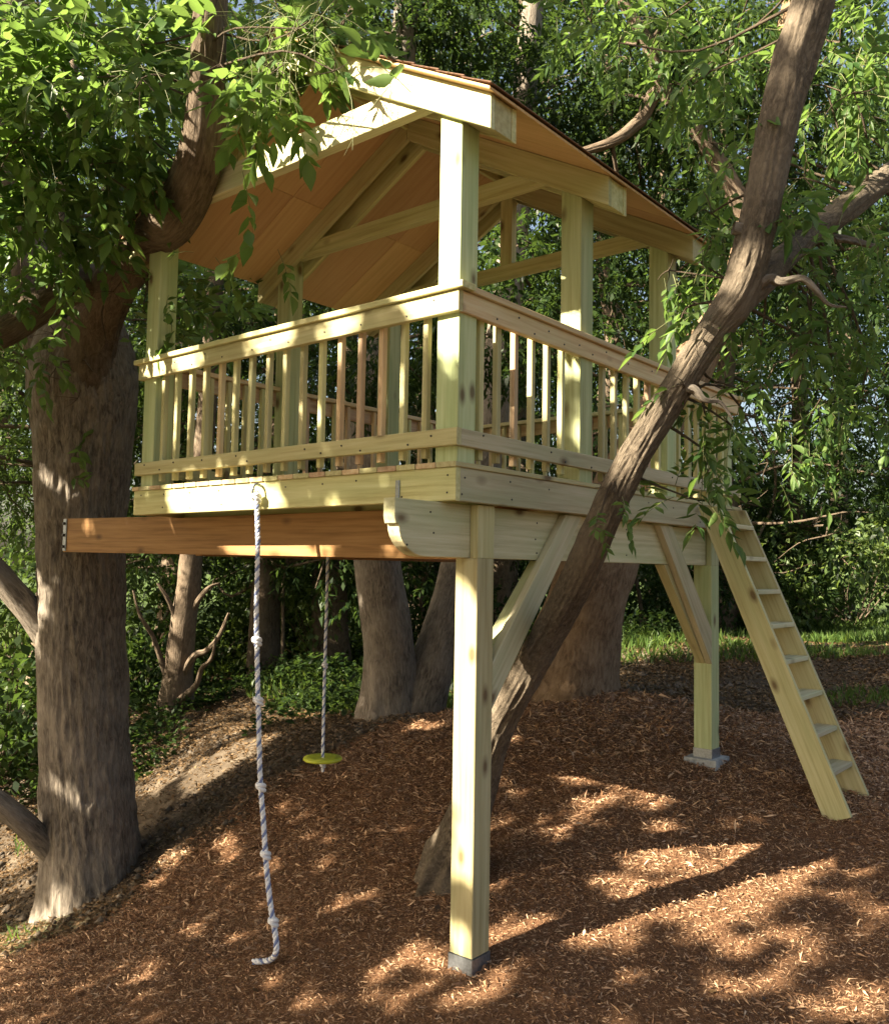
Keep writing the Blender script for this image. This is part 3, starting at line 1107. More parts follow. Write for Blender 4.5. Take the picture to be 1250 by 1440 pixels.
gap(at(1195, 790, 19.5), 1.2)
gap(at(1150, 620, 19), .4)
gap(at(470, 840, 15), .6)

for (px, py, D_, r) in [(40, 40, 6.0, .45), (150, 40, 5.7, .5), (260, 30, 5.5, .4), (370, 60, 5.2, .4), (60, 180, 6.1, .45), (170, 170, 5.9, .4), (30, 290, 6.2, .4), (110, 300, 6.4, .3), (60, 370, 6.4, .3), (200, 260, 6.2, .25), (75, 1265, 7.9, .10), (120, 480, 7.0, .15), (560, 120, 4.15, .15), (930, 600, 4.45, .12), (985, 500, 4.3, .15), (1040, 380, 4.2, .12), (900, 650, 4.45, .1)]:
    gap(at(px, py, D_), r, None, True)

# ------------------------------------------------------------------ the big tree that carries the beam
bt = empty('big_tree', tuple(at(130, 1290, 8.3)))
tag(bt, 'large old tree with thick furrowed trunk carrying the beam end', 'tree')


def path(lst):
    return np.array([at(a, b_, D) for (a, b_, D, r) in lst]), np.array([r/FPX*D for (a, b_, D, r) in lst])


P, r = path([(134, 1400, 8.35, 66), (133, 1290, 8.35, 63), (126, 1150, 8.35, 60), (119, 1000, 8.35, 58), (115, 850, 8.35, 57), (115, 720, 8.35, 58), (117, 600, 8.3, 66), (118, 510, 8.2, 68), (122, 440, 8.0, 45)])
tube('trunk', P, r, M['bark'], bt, seg=150, n=34, furrow=.026, lump=.05, seed=2, flare=.24)
P, r = path([(112, 560, 8.15, 45), (135, 450, 7.8, 36), (185, 365, 7.1, 31), (245, 305, 6.35, 31), (282, 225, 5.95, 30), (292, 130, 5.75, 25), (296, 20, 5.6, 22), (305, -160, 5.5, 18)])
tube('limb', P, r, M['bark_dark'], bt, seg=60, n=22, furrow=.012, lump=.10, seed=5)
LIMB_A = P
P, r = path([(150, 400, 7.5, 24), (105, 400, 7.3, 24), (55, 430, 7.1, 23), (0, 470, 6.9, 21), (-80, 500, 6.8, 18)])
tube('limb', P, r, M['bark_dark'], bt, seg=40, n=14, furrow=.008, lump=.1, seed=8)
P, r = path([(88, 910, 8.3, 26), (48, 866, 8.2, 19), (5, 815, 8.1, 17), (-60, 740, 8.0, 16)])
tube('limb', P, r, M['bark'], bt, seg=50, n=14, furrow=.01, lump=.06, seed=9)
P, r = path([(98, 1220, 8.3, 24), (62, 1184, 8.1, 17), (20, 1145, 7.9, 15), (-40, 1100, 7.8, 14)])
tube('limb', P, r, M['bark'], bt, seg=44, n=14, furrow=.008, lump=.06, seed=10)
P, r = path([(80, 530, 8.3, 40), (62, 430, 8.5, 34), (40, 300, 8.8, 30), (30, 150, 9.2, 26), (20, -100, 9.6, 22)])
tube('limb', P, r, M['bark_dark'], bt, seg=40, n=14, furrow=.01, lump=.08, seed=12)


def pxclumps(lst):
    return [(at(px, py, D), (rx/FPX*D, rx/FPX*D, ry/FPX*D), n) for (px, py, D, rx, ry, n) in lst]


L1 = [(40, 60, 6.2, 90, 70, 56), (130, 40, 5.9, 90, 60, 56), (215, 60, 6.4, 60, 60, 37), (350, 45, 5.5, 50, 50, 38), (400, 90, 5.2, 45, 40, 22), (60, 170, 6.3, 90, 70, 56), (160, 160, 6.0, 80, 70, 24), (215, 170, 6.6, 40, 60, 10), (350, 110, 5.3, 50, 45, 30), (370, 175, 5.4, 40, 35, 16), (30, 270, 6.4, 70, 60, 37), (110, 265, 6.5, 70, 60, 37), (180, 240, 6.4, 50, 50, 11), (30, 360, 6.5, 60, 50, 25), (110, 330, 6.8, 50, 40, 16), (450, 20, 5.0, 60, 30, 22), (335, 160, 5.9, 26, 40, 9), (270, 20, 6.2, 60, 40, 30), (-40, 150, 5.9, 80, 140, 56), (-40, 400, 6.2, 60, 90, 18), (80, 470, 7.2, 50, 30, 10), (150, 480, 7.3, 40, 34, 8), (110, 560, 7.8, 45, 45, 12), (85, 620, 7.9, 25, 35, 4), (40, 500, 7.2, 40, 40, 7), (200, 440, 7.0, 40, 25, 9), (235, 475, 6.9, 26, 18, 4), (160, 410, 7.0, 40, 30, 5), (350, 250, 5.5, 24, 24, 4), (330, 320, 5.6, 40, 30, 6), (290, 350, 5.9, 30, 25, 2), (440, 370, 5.3, 32, 14, 4), (480, 385, 5.2, 18, 22, 3), (375, 345, 5.5, 20, 20, 2), (270, 410, 7.6, 50, 40, 22), (300, 440, 8.6, 60, 40, 20), (560, 120, 4.15, 22, 12, 2), (590, 140, 4.1, 16, 14, 2), (470, 100, 4.8, 30, 20, 4), (390, 130, 5.2, 40, 50, 20), (330, 210, 5.3, 30, 40, 9), (420, 40, 5.0, 50, 30, 20), (310, 90, 5.2, 30, 60, 12), (200, 110, 5.5, 70, 60, 25), (100, 110, 5.6, 80, 60, 31), (20, 200, 5.7, 60, 90, 25), (130, 230, 6.0, 60, 50, 19), (70, 320, 6.2, 60, 50, 16), (230, 420, 6.6, 40, 24, 6), (70, 530, 7.6, 30, 40, 4), (130, 520, 7.4, 40, 40, 5), (90, 660, 8.0, 14, 24, 2)]
L1c = pxclumps(L1)
LIMB_S = catmull(LIMB_A, 8)


def clear_limb(P):
    """the limb itself carries few leaves on its open side"""
    def pr(Q):
        d = Q-CAM
        D = d@_fw
        return np.stack([d@_r2/D, d@_u2/D], -1)*FPX, D
    q, D = pr(P)
    l, DL = pr(LIMB_S)
    dist = np.linalg.norm(q[:, None]-l[None], axis=-1)
    i = dist.argmin(1)
    qx, qy = 625+q[:, 0], 720-q[:, 1]
    gable = (qx > 285) & (qy > 120) & (qy < 420) & (D < 7) & (rng.uniform(0, 1, len(P)) < .78)
    return ~gable & ~((dist.min(1) < 48) & (D < DL[i]+.12) & (rng.uniform(0, 1, len(P)) < .88))


crown('crown', L1c, M['leaf'], bt, size=.33, lod=2, wf=.46, carve=True, droop=.22, stalks=True, keepf=clear_limb)
multi_tube('twigs', twigs_to(pxclumps([q for q in L1 if not (q[0] > 285 and 100 < q[1] < 420)]), np.vstack([catmull(LIMB_A, 6), at(60, 430, 7.1), at(20, 450, 6.9), at(118, 510, 7.9), at(-60, 300, 6.3), at(40, 300, 8.8)]), per=3, r0=.006), M['bark_dark'], bt)

# ------------------------------------------------------------------ the leaning tree in front of the deck
lt = empty('leaning_tree', tuple(on_ground(622, 1222)))
tag(lt, 'slender tree leaning up and out past the railing from under the deck', 'tree')
LEAN = [(606, 1330, 5.95, 34), (640, 1215, 5.80, 31), (692, 1045, 5.52, 23), (752, 925, 5.22, 22), (804, 830, 4.90, 22), (842, 745, 4.66, 22), (888, 648, 4.50, 21), (958, 535, 4.38, 19), (1000, 470, 4.34, 21), (1040, 410, 4.30, 26), (1066, 310, 4.30, 24), (1095, 165, 4.34, 27), (1136, 20, 4.4, 27), (1180, -140, 4.5, 24)]
P, r = path(LEAN)
tube('trunk', P, r, M['bark_lean'], lt, seg=110, n=34, furrow=.013, lump=.13, seed=20, flare=.5)
LEAN_P = P
P, r = path([(1030, 432, 4.32, 20), (1068, 395, 4.42, 22), (1120, 345, 4.7, 17), (1190, 292, 5.0, 17), (1270, 235, 5.3, 16), (1400, 150, 5.6, 16)])
tube('limb', P, r, M['bark_lean'], lt, seg=50, n=14, furrow=.010, lump=.13, seed=22)
LIMB_B = P
for q in ([(1052, 405, 4.3, 10), (1080, 392, 4.27, 7), (1098, 396, 4.25, 6), (1128, 392, 4.22, 4.5), (1150, 412, 4.2, 3.5), (1165, 428, 4.2, 2), (1190, 432, 4.2, 1)], [(1060, 330, 4.3, 10), (1030, 322, 4.3, 8)], [(952, 545, 4.38, 9), (975, 548, 4.33, 6), (990, 562, 4.3, 4), (1012, 566, 4.3, 2.5), (1030, 590, 4.3, 1)], [(1090, 375, 4.5, 9), (1130, 340, 4.7, 7), (1180, 335, 5.0, 5), (1240, 350, 5.2, 3)]):
    P, r = path(q)
    tube('branch', P, r, M['bark'], lt, seg=20, n=10, furrow=.004, lump=.22, seed=int(q[0][0]) % 50)
L2 = [(990, 580, 4.5, 40, 28, 5), (1000, 640, 4.6, 38, 40, 8), (970, 700, 4.55, 26, 40, 5), (1030, 600, 4.7, 34, 34, 5), (860, 690, 4.45, 28, 22, 3), (845, 720, 4.4, 20, 14, 2), (960, 540, 4.3, 30, 14, 2), (985, 370, 4.6, 34, 34, 5), (960, 440, 4.7, 26, 30, 4), (1000, 300, 4.7, 30, 60, 7), (940, 380, 4.8, 24, 20, 3), (1140, 470, 4.7, 60, 40, 14), (1200, 440, 4.9, 60, 50, 18), (1120, 560, 5.0, 50, 40, 11), (1210, 560, 5.2, 60, 50, 17), (1070, 480, 4.6, 30, 40, 6), (1160, 120, 5.2, 60, 80, 30), (1220, 60, 5.4, 60, 70, 30), (1220, 190, 5.5, 50, 50, 20), (1030, 60, 5.6, 60, 50, 24), (960, 120, 5.8, 50, 60, 20), (1000, 200, 5.6, 30, 60, 14), (1130, 250, 5.2, 30, 40, 8), (1230, 330, 5.4, 40, 40, 14), (1080, 650, 5.2, 30, 40, 3), (930, 30, 5.6, 60, 40, 20), (830, 30, 5.8, 60, 40, 18), (1130, 600, 5.4, 40, 60, 8)]
L2 += [(1090, 300, 4.45, 40, 50, 10), (1010, 440, 4.4, 30, 24, 6), (1130, 380, 4.6, 40, 30, 10), (1060, 200, 4.6, 30, 60, 10), (1170, 330, 4.8, 50, 40, 12), (1035, 545, 4.5, 40, 30, 4), (1200, 130, 4.9, 60, 60, 18), (870, 60, 5.2, 50, 40, 10), (1000, 100, 5.0, 50, 50, 14)]
L2c = pxclumps(L2)
crown('crown', L2c, M['leaf'], lt, size=.24, lod=2, droop=.7, wf=.34, stalks=True)
multi_tube('twigs', twigs_to(L2c, np.vstack([catmull(LEAN_P[6:], 6), catmull(LIMB_B, 5)]), per=3, r0=.007), M['bark_dark'], lt)

# ------------------------------------------------------------------ trees standing behind the deck
def mid_tree(name, label, stems, mat, clumps=None, leaf='leaf_dark', size=.3, seed=0, seg=48, base=None):
    e = empty(name, tuple(at(*stems[0][1][:3])))
    tag(e, label, 'tree')
    anchors = []
    for i, st in enumerate(stems):
        st = [(a, b_, D, r) for (a, b_, D, r) in st]
        P, r = path(st)
        tube('trunk' if i == 0 else 'stem', P, r, mat if i == 0 or max(r) > .15 else M['bark_dark'], e, seg=seg, n=14, furrow=.010, lump=.08, seed=seed+i, flare=.3 if i == 0 else .12)
        anchors.append(catmull(P, 5))
    if clumps:
        crown('crown', clumps, M[leaf], e, size=size, lod=0, droop=.5, carve=True)
        multi_tube('twigs', twigs_to(clumps, np.vstack(anchors), per=2, r0=.02), M['bark_dark'], e)
    return e


mid_tree('double_tree', 'two-stemmed tree forking at the ground behind the disc swing',
         [[(552, 1030, 10.2, 40), (548, 1000, 10.2, 36), (545, 900, 10.2, 33), (530, 780, 10.3, 32), (520, 600, 10.5, 28), (540, 400, 10.8, 24), (560, 150, 11.2, 20), (580, -100, 11.5, 14)],
          [(580, 1030, 10.2, 34), (592, 985, 10.3, 32), (622, 890, 10.6, 29), (650, 790, 11.0, 28), (690, 600, 11.5, 25), (720, 350, 12, 20), (740, 100, 12.4, 16), (760, -100, 12.6, 12)]], M['bark'],
         pxclumps([(540, 60, 11.5, 110, 80, 260), (650, 40, 11.8, 110, 70, 260), (700, 150, 12.0, 90, 70, 170), (600, 0, 11.5, 120, 60, 200), (780, 120, 12.2, 80, 80, 180), (760, 240, 12.5, 70, 60, 110), (480, 40, 11.0, 80, 60, 120), (820, 260, 12.5, 60, 70, 110), (560, 500, 9.7, 70, 70, 120), (690, 470, 9.9, 80, 80, 160), (790, 480, 10.4, 70, 70, 120), (640, 380, 10, 80, 60, 110), (740, 340, 10.6, 60, 60, 110), (480, 540, 9.6, 70, 50, 80)]), seed=30)
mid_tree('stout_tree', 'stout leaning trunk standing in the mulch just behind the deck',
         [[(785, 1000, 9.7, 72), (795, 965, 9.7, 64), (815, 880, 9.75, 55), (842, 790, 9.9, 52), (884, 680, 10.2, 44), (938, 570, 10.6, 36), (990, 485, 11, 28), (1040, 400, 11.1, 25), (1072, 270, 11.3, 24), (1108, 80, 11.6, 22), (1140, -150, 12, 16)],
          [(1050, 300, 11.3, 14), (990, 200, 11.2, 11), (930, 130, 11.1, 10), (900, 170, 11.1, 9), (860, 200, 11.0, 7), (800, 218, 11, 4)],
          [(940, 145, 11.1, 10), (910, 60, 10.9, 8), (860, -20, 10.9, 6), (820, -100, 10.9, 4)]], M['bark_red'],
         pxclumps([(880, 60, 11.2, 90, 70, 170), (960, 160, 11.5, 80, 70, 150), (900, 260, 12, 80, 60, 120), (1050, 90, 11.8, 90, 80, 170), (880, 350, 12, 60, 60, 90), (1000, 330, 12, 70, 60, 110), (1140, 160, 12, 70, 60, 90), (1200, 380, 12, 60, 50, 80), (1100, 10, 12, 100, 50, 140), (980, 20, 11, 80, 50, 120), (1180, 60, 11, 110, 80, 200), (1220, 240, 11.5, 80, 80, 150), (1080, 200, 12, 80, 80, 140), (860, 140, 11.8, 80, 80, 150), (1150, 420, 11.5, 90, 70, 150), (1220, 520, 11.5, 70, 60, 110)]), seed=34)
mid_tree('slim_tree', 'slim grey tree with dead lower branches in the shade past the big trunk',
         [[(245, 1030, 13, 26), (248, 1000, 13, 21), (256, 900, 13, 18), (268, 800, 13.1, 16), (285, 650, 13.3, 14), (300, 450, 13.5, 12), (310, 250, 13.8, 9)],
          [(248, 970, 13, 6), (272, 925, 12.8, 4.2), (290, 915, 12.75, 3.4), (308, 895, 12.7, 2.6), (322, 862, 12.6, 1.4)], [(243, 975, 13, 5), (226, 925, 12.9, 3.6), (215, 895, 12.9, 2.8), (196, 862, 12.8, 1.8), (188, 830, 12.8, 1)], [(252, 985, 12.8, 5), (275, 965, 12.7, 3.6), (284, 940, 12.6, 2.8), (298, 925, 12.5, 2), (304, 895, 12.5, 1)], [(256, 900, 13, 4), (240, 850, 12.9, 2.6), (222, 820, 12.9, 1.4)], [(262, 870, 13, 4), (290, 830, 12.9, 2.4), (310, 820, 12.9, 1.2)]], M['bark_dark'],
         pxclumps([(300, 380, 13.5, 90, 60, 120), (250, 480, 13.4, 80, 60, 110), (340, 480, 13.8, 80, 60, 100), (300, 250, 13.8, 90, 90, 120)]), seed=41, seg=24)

# ------------------------------------------------------------------ woodland behind
def wood_tree(name, label, px, py, D, h, spread, n, leaf, lean=0.0, z0f=.2, group='trees standing behind the tree house'):
    b0 = at(px, py, D)
    b0[2] = float(gz(b0[0], b0[1]))
    e = empty(name, tuple(b0))
    tag(e, label, 'tree', group)
    rt = _rt
    pts = [b0+np.array([0, 0, -.3])]
    for k in range(1, 7):
        t = k/6
        pts.append(b0+np.array([0, 0, h*t])+rt*lean*t*h+rng.normal(0, .12, 3)*[1, 1, 0])
    tube('trunk', np.array(pts), np.linspace(.24, .05, 7)*h/11, M['bark_dark'], e, seg=20, n=8, furrow=.012, lump=.1, seed=int(px) % 97, flare=.3)
    cl = []
    m_ = 26
    for k in range(m_):
        t = rng.uniform(z0f, 1.0)
        rr = spread*(1-.55*abs(t-.5)*1.2)
        ang = rng.uniform(0, 2*math.pi)
        rad = rr*math.sqrt(rng.uniform(.05, 1))
        c = b0+np.array([math.cos(ang)*rad, math.sin(ang)*rad, h*t])+rt*lean*t*h
        cl.append((c, np.array([1.15, 1.15, .75])*rng.uniform(.6, 1.1)*spread*.36, n/m_))
    crown('crown', cl, M[leaf], e, size=.40 if D > 16 else .34, lod=0, droop=.45, compound=True, carve=True)
    multi_tube('twigs', twigs_to(cl, catmull(np.array(pts), 6)[6:], per=2, r0=.03), M['bark_dark'], e)
    return e


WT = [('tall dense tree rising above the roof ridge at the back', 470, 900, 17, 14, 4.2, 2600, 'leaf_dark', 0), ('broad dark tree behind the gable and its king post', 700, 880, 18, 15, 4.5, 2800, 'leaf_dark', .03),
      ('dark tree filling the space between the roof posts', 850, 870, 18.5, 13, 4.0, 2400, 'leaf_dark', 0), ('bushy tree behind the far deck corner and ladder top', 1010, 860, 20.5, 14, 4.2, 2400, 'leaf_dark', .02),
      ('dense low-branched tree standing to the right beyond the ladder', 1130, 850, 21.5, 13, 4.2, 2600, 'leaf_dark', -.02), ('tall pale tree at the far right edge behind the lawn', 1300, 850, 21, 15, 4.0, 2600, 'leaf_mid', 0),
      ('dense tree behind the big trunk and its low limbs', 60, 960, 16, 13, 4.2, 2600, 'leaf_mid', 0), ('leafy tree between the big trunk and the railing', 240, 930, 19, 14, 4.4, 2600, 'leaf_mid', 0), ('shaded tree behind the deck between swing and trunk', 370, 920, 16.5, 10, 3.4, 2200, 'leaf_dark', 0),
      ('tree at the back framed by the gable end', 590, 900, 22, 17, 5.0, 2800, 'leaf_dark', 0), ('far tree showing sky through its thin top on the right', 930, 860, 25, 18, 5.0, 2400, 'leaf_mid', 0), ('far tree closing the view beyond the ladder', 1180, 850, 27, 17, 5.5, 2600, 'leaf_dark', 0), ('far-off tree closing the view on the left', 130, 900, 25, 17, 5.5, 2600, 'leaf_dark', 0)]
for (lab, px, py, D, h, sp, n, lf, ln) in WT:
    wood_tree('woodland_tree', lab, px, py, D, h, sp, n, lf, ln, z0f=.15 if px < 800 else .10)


for (lab, x_, y_, h_, sp_, n_) in [('tall tree added out of frame on the left to darken the bank', -1.5, 12.5, 14, 4.2, 3600), ('broad tree added out of frame beyond the slim tree to darken the undergrowth', 3.0, 17.5, 15, 4.4, 3600), ('wide tree added at the left edge to shade the wood', 8.0, 24.0, 16, 5.0, 3000)]:  # off-frame trees added to keep the sun off the background
    p_ = np.array([x_, y_, 0.0])-CAM
    D_ = p_@_fw
    px_ = 625+FPX*(p_@_r2)/D_ if D_ > .3 else -900
    wood_tree('woodland_tree', lab, px_, 720-FPX*(p_@_u2)/D_, D_, h_, sp_, n_, 'leaf_dark', 0, z0f=.3)


def shrub(name, label, px, D, h, wd, n, leaf, group='shrubs under the trees', size=.15):
    b0 = at(px, 850, D)
    b0[2] = float(gz(b0[0], b0[1]))
    e = empty(name, tuple(b0))
    tag(e, label, 'shrub', group)
    cl = []
    ch = []
    for k in range(12):
        ang, rad = rng.uniform(0, 6.28), wd*math.sqrt(rng.uniform(0, 1))
        c = b0+np.array([math.cos(ang)*rad, math.sin(ang)*rad, h*rng.uniform(.15, .85)])
        cl.append((c, np.array([.42*wd, .42*wd, .30*h])*rng.uniform(.7, 1.2), n/12))
        ch.append((np.array([b0+rng.normal(0, .08, 3)*[1, 1, 0]-[0, 0, .05], (b0+c)/2+rng.normal(0, .1, 3), c]), np.array([.02, .013, .006])))
    multi_tube('stems', ch, M['bark_dark'], e)
    crown('foliage', cl, M[leaf], e, size=size, lod=0, compound=False, droop=.25, wf=.55)


SH = [('pale sunlit shrub spreading beyond the lawn at the far right', 1200, 20, 2.6, 2.0, 3200, 'leaf_pale'), ('dark rounded shrub behind the ladder stringers', 1080, 21, 3.0, 2.2, 3200, 'leaf_dark'), ('shrub behind the far post and brace', 960, 22, 3.0, 2.4, 3000, 'leaf_dark'),
      ('low shrub past the stout leaning trunk', 870, 20.5, 2.6, 2.2, 2600, 'leaf_dark'), ('light green shrub seen beside the swing rope', 455, 18, 2.4, 1.4, 2200, 'leaf_pale'), ('dark shrub between the two ropes', 415, 20, 1.7, 1.5, 1900, 'leaf_dark'),
      ('shrub behind the slim grey tree', 310, 19.5, 2.4, 1.6, 2400, 'leaf_dark'), ('shrub beside the big trunk in deep shade', 205, 15, 1.6, 1.2, 1900, 'leaf_dark'), ('leafy shrub left of the big trunk', 25, 13, 3.0, 1.6, 2600, 'leaf_mid'),
      ('shrub showing between the double tree stems', 585, 18, 2.4, 1.4, 2000, 'leaf_pale'), ('dark shrub behind the near support post', 680, 17, 2.0, 1.6, 2200, 'leaf_dark'), ('shrub at the foot of the far trees behind the ladder foot', 1150, 25, 3.2, 2.8, 2600, 'leaf_mid'), ('dark shrub at the far left edge', -40, 11.5, 2.0, 1.4, 1800, 'leaf_dark'), ('shrub behind the right end of the deck', 1020, 24, 4, 3, 2600, 'leaf_dark'), ('tall shrub closing the gap behind the disc swing', 520, 24, 3.0, 2.0, 2800, 'leaf_dark'), ('shrub on the bank in the shade behind the swing', 365, 25, 3.2, 2.2, 2600, 'leaf_mid')]
for a in SH:
    shrub('shrub', *a)

# thin saplings standing in the shade
for (lab, px, D) in [('thin sapling behind the slim grey tree', 215, 17), ('thin crooked sapling between the ropes', 400, 16), ('sapling just past the swing rope', 478, 19), ('bare sapling behind the double tree', 600, 17), ('sapling in the shade left of the near post', 668, 18), ('thin sapling beside the climbing rope', 345, 20), ('sapling past the stout trunk', 905, 19), ('sapling seen through the ladder', 1075, 20)]:
    b0 = at(px, 850, D)
    b0[2] = float(gz(b0[0], b0[1]))
    e = empty('sapling', tuple(b0))
    tag(e, lab, 'sapling', 'saplings under the trees')
    hh = rng.uniform(5, 8)
    pts = np.array([b0+np.array([rng.normal(0, .10)*k, rng.normal(0, .10)*k, hh*k/6-.1]) for k in range(7)])
    tube('trunk', pts, np.linspace(.045, .012, 7)*rng.uniform(.7, 1.3), M['bark_dark'], e, seg=12, n=6, furrow=.004, lump=.1, seed=int(px))
    cl = [(pts[k]+rng.normal(0, .5, 3), (.7, .7, .5), 26) for k in (3, 4, 5, 6, 6)]
    crown('crown', cl, M['leaf_mid'], e, size=.3, lod=0)
    multi_tube('twigs', twigs_to(cl, pts[2:], per=2, r0=.012), M['bark_dark'], e)

# far-off wood: one mass that closes the view
cl = []
for k in range(190):
    px = rng.uniform(-250, 1500)
    D = rng.uniform(30, 42)
    c = at(px, 800, D)
    c[2] = rng.uniform(1.0, 27.0)
    cl.append((c, (2.8, 2.8, 2.0), 120))
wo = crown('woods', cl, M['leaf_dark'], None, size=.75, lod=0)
tag(wo, 'mass of dark woodland foliage far behind everything', 'woodland', kind='stuff')

# ------------------------------------------------------------------ the tree that shades the clearing (its crown hangs over from the left)
st = empty('shade_tree', (-9.5, 1.0, float(gz(-9.5, 1.0))))
tag(st, 'spreading tree at the clearing side whose crown dapples the light', 'tree')
tr0 = np.array([(-9.5, 1.0, -1.8), (-9.4, 1.0, 1.0), (-9.0, 1.2, 4.0), (-8.4, 1.5, 7.0), (-7.8, 1.9, 9.5)])
tube('trunk', tr0, np.array([.5, .42, .36, .26, .12]), M['bark'], st, seg=40, n=10, furrow=.012, lump=.05, seed=60, flare=.3)
cl = []
e1 = np.array([-SUN[1], SUN[0], 0])
e1 /= np.linalg.norm(e1)
e2 = np.cross(SUN, e1)
C0 = np.array([1.0, 1.0, 1.2])
for k in range(520):
    u, v = rng.uniform(-5.0, 6.2), rng.uniform(-3.8, 3.6)
    d = rng.uniform(7.5, 11.5)
    c = C0+SUN*d+e1*u+e2*v
    if c[2] < 3.6: continue
    cl.append((c, (.62, .62, .42), 50))
crown('crown', cl, M['leaf'], st, size=.36, lod=0, carve='all', wf=.55)
ch = []
cc = np.array([q[0] for q in cl])
done = [catmull(tr0, 6)[12:]]
order = np.argsort(np.linalg.norm(cc-tr0[3], axis=1))
for i in order:
    D_ = np.vstack(done)
    a_ = D_[np.argmin(np.linalg.norm(D_-cc[i], axis=1))]
    pm = (a_+cc[i])/2+rng.normal(0, .08, 3)
    seg_ = np.array([a_+(cc[i]-a_)*t for t in np.linspace(0, 1, 8)])
    done.append(cc[i:i+1])
    if keep_gaps(seg_).all():
        ch.append((np.array([a_, pm, cc[i]]), np.array([.022, .016, .010])))
multi_tube('branches', ch, M['bark_dark'], st)

# ------------------------------------------------------------------ loose things on the ground, small
def scatter(n, x0, x1, y0, y1):
    return rng.uniform(x0, x1, n), rng.uniform(y0, y1, n)


def visible(x, y, z, marg=.06):
    d = np.stack([x, y, z], -1)-CAM
    D = d@_fw
    with np.errstate(divide='ignore', invalid='ignore'):
        u, v = (d@_r2)/D*FPX/1250, (d@_u2)/D*FPX/1440
    return (D > .5) & (np.abs(u) < .5+marg) & (np.abs(v) < .5+marg), D


# shredded bark mulch
x, y = scatter(1300000, -3.5, 9.5, -4.0, 6.5)
z = gz_rough(x, y)
vis, D = visible(x, y, z)
dd = poly_dist(x, y, MULCH_POLY)+(vnoise(np.stack([x*1.5, y*1.5, 0*x], -1), 31)-.5)*.8
k = vis & (dd > 0) & (rng.uniform(0, 1, len(x)) < np.clip(1.6*(5.2/np.maximum(D, 1))**1.1, 0, 1))
x, y, z, D = x[k], y[k], z[k], D[k]
n = len(x)
dirs = rng.normal(size=(n, 3))
dirs[:, 2] = rng.normal(.05, .30, n)
ln = rng.gamma(1.6, .0095, n)+.008
ln *= np.clip(D/5.5, .9, 2.0)
me = leaves_mesh('mulch', np.stack([x, y, z+rng.uniform(-.004, .018, n)], -1), dirs, rng.uniform(-1.2, 1.2, n), ln, 0, wf=.16)
tag(obj('mulch', me, M['chip']), 'loose red-brown shredded bark mulch covering the slope', 'mulch', kind='stuff')

# fallen leaves
x, y = scatter(420000, -3, 15, -3, 15)
z = gz_rough(x, y)
vis, D = visible(x, y, z)
dd = poly_dist(x, y, MULCH_POLY)
k = vis & (((dd < .25) & (rng.uniform(0, 1, len(x)) < np.clip(1.5*vnoise(np.stack([x*.9, y*.9, 0*x], -1), 61)-.15, .1, 1))) | (rng.uniform(0, 1, len(x)) < .004))
x, y, z = x[k], y[k], z[k]
n = len(x)
dirs = rng.normal(size=(n, 3))
dirs[:, 2] = rng.normal(.1, .2, n)
me = leaves_mesh('leaf_litter', np.stack([x, y, z+.008], -1), dirs, rng.uniform(-.5, .5, n), rng.uniform(.025, .07, n), 0, wf=.5)
tag(obj('leaf_litter', me, M['dead_leaf']), 'scattered dry fallen leaves on the bare soil', 'leaves', kind='stuff')

# clods and small stones on the bare bank
x, y = scatter(26000, -1, 13, 1, 12)
z = gz_rough(x, y)
vis, D = visible(x, y, z)
dd = poly_dist(x, y, MULCH_POLY)
k = vis & (dd < .1) & (D < 14) & (vnoise(np.stack([x*1.1, y*1.1, 0*x], -1), 71) > .35)
x, y, z = x[k], y[k], z[k]
n = len(x)
oct_ = np.array([(1, 0, 0), (-1, 0, 0), (0, 1, 0), (0, -1, 0), (0, 0, .7), (0, 0, -.7), (.6, .6, .35), (-.6, -.6, .35)])
of_ = np.array([(0, 6, 4), (6, 2, 4), (2, 1, 4), (1, 7, 4), (7, 3, 4), (3, 0, 4), (2, 0, 5), (1, 2, 5), (3, 1, 5), (0, 3, 5), (0, 2, 6), (1, 3, 7)])
sz = rng.gamma(1.6, .008, n)+.006
vv = oct_[None]*sz[:, None, None]*rng.uniform(.6, 1.4, (n, 8, 1))*rng.uniform(.7, 1.3, (n, 1, 3))+np.stack([x, y, z+sz*.2], -1)[:, None, :]
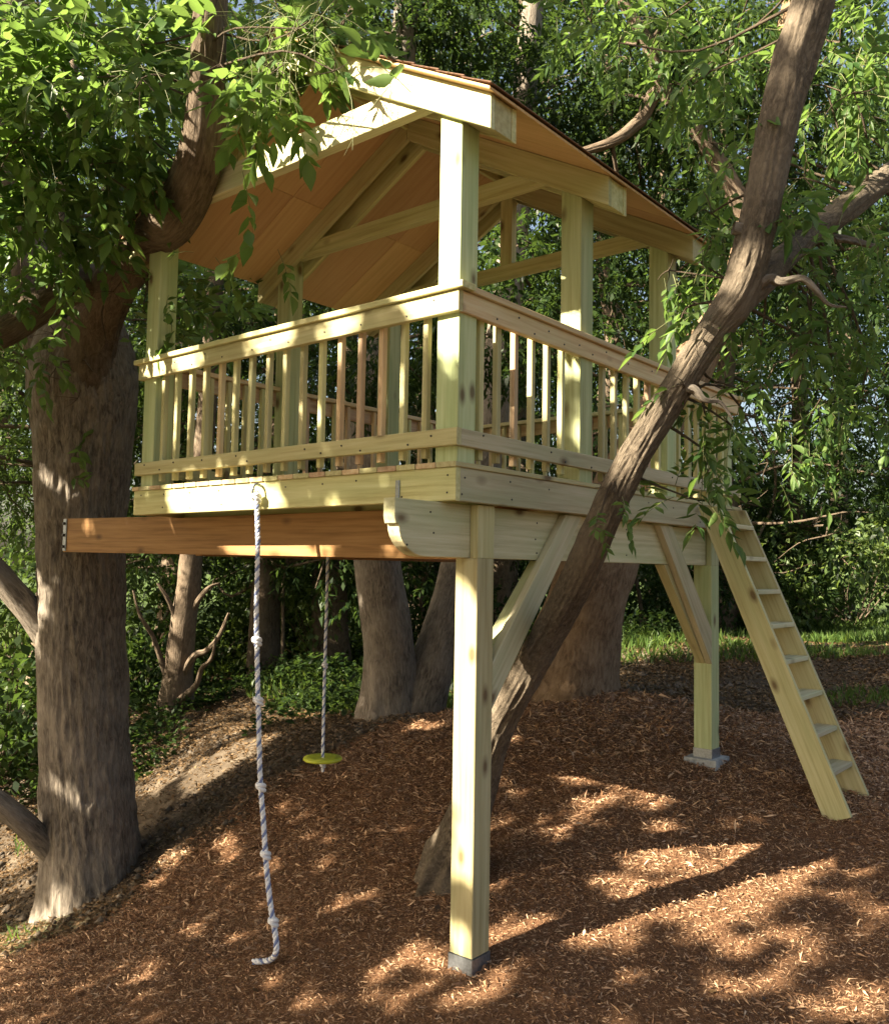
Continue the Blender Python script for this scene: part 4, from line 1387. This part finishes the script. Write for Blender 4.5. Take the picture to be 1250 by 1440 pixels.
me = mesh_np('clods', vv.reshape(-1, 3), (of_[None]+(np.arange(n)*8)[:, None, None]).reshape(-1, 3), 3)
M['clod'] = plain('soil_clod', (0.11, 0.085, 0.06), 0.95, 0, 14, 0.6, 0.3)
tag(obj('clods', me, M['clod']), 'small soil clods and stones strewn over the bank', 'clods', kind='stuff')

# low green growth on the bank and the lawn
x, y = scatter(260000, -3, 30, -4, 22)
z = gz_rough(x, y)
vis, D = visible(x, y, z)
dd = poly_dist(x, y, MULCH_POLY)
pn = vnoise(np.stack([x*.55, y*.55, 0*x], -1), 51)
lawnish = ((x > 9.3) & (dd < -2.6)) | (np.hypot(x+.35, y-5.0) < .75)
k = vis & (dd < -.25) & ((lawnish & (pn > .30)) | (pn > .66))
x, y, z, D = x[k], y[k], z[k], D[k]
n = len(x)
dirs = rng.normal(0, .45, size=(n, 3))
dirs[:, 2] = 1.0
me = leaves_mesh('grass', np.stack([x, y, z-.01], -1), dirs, rng.uniform(0, 3, n), rng.uniform(.06, .16, n)*np.clip(D/9, .8, 2), 0, wf=.14)
tag(obj('grass', me, M['grass']), 'short green grass on the lawn and at the big trunk foot', 'grass', kind='stuff')
x, y = scatter(90000, -2, 15, 3.5, 17)
z = gz_rough(x, y)
vis, D = visible(x, y, z)
dd = poly_dist(x, y, MULCH_POLY)
pn = vnoise(np.stack([x*.8, y*.8, 0*x], -1), 52)
k = vis & (dd < -.55) & (pn > .36) & (D > 9.75+.9*vnoise(np.stack([x*2, y*2, 0*x], -1), 57))
x, y, z = x[k], y[k], z[k]
n = len(x)
dirs = rng.normal(0, .8, size=(n, 3))
dirs[:, 2] = np.abs(dirs[:, 2])*.6
me = leaves_mesh('undergrowth', np.stack([x, y, z+rng.uniform(0, .45, n)*np.clip(vnoise(np.stack([x*1.3, y*1.3, 0*x], -1), 53)*2-.5, .1, 1)], -1), dirs, rng.uniform(-.7, .7, n), rng.uniform(.06, .13, n), 0, wf=.55)
tag(obj('undergrowth', me, M['leaf_dark']), 'low leafy ground cover on the shaded bank', 'undergrowth', kind='stuff')
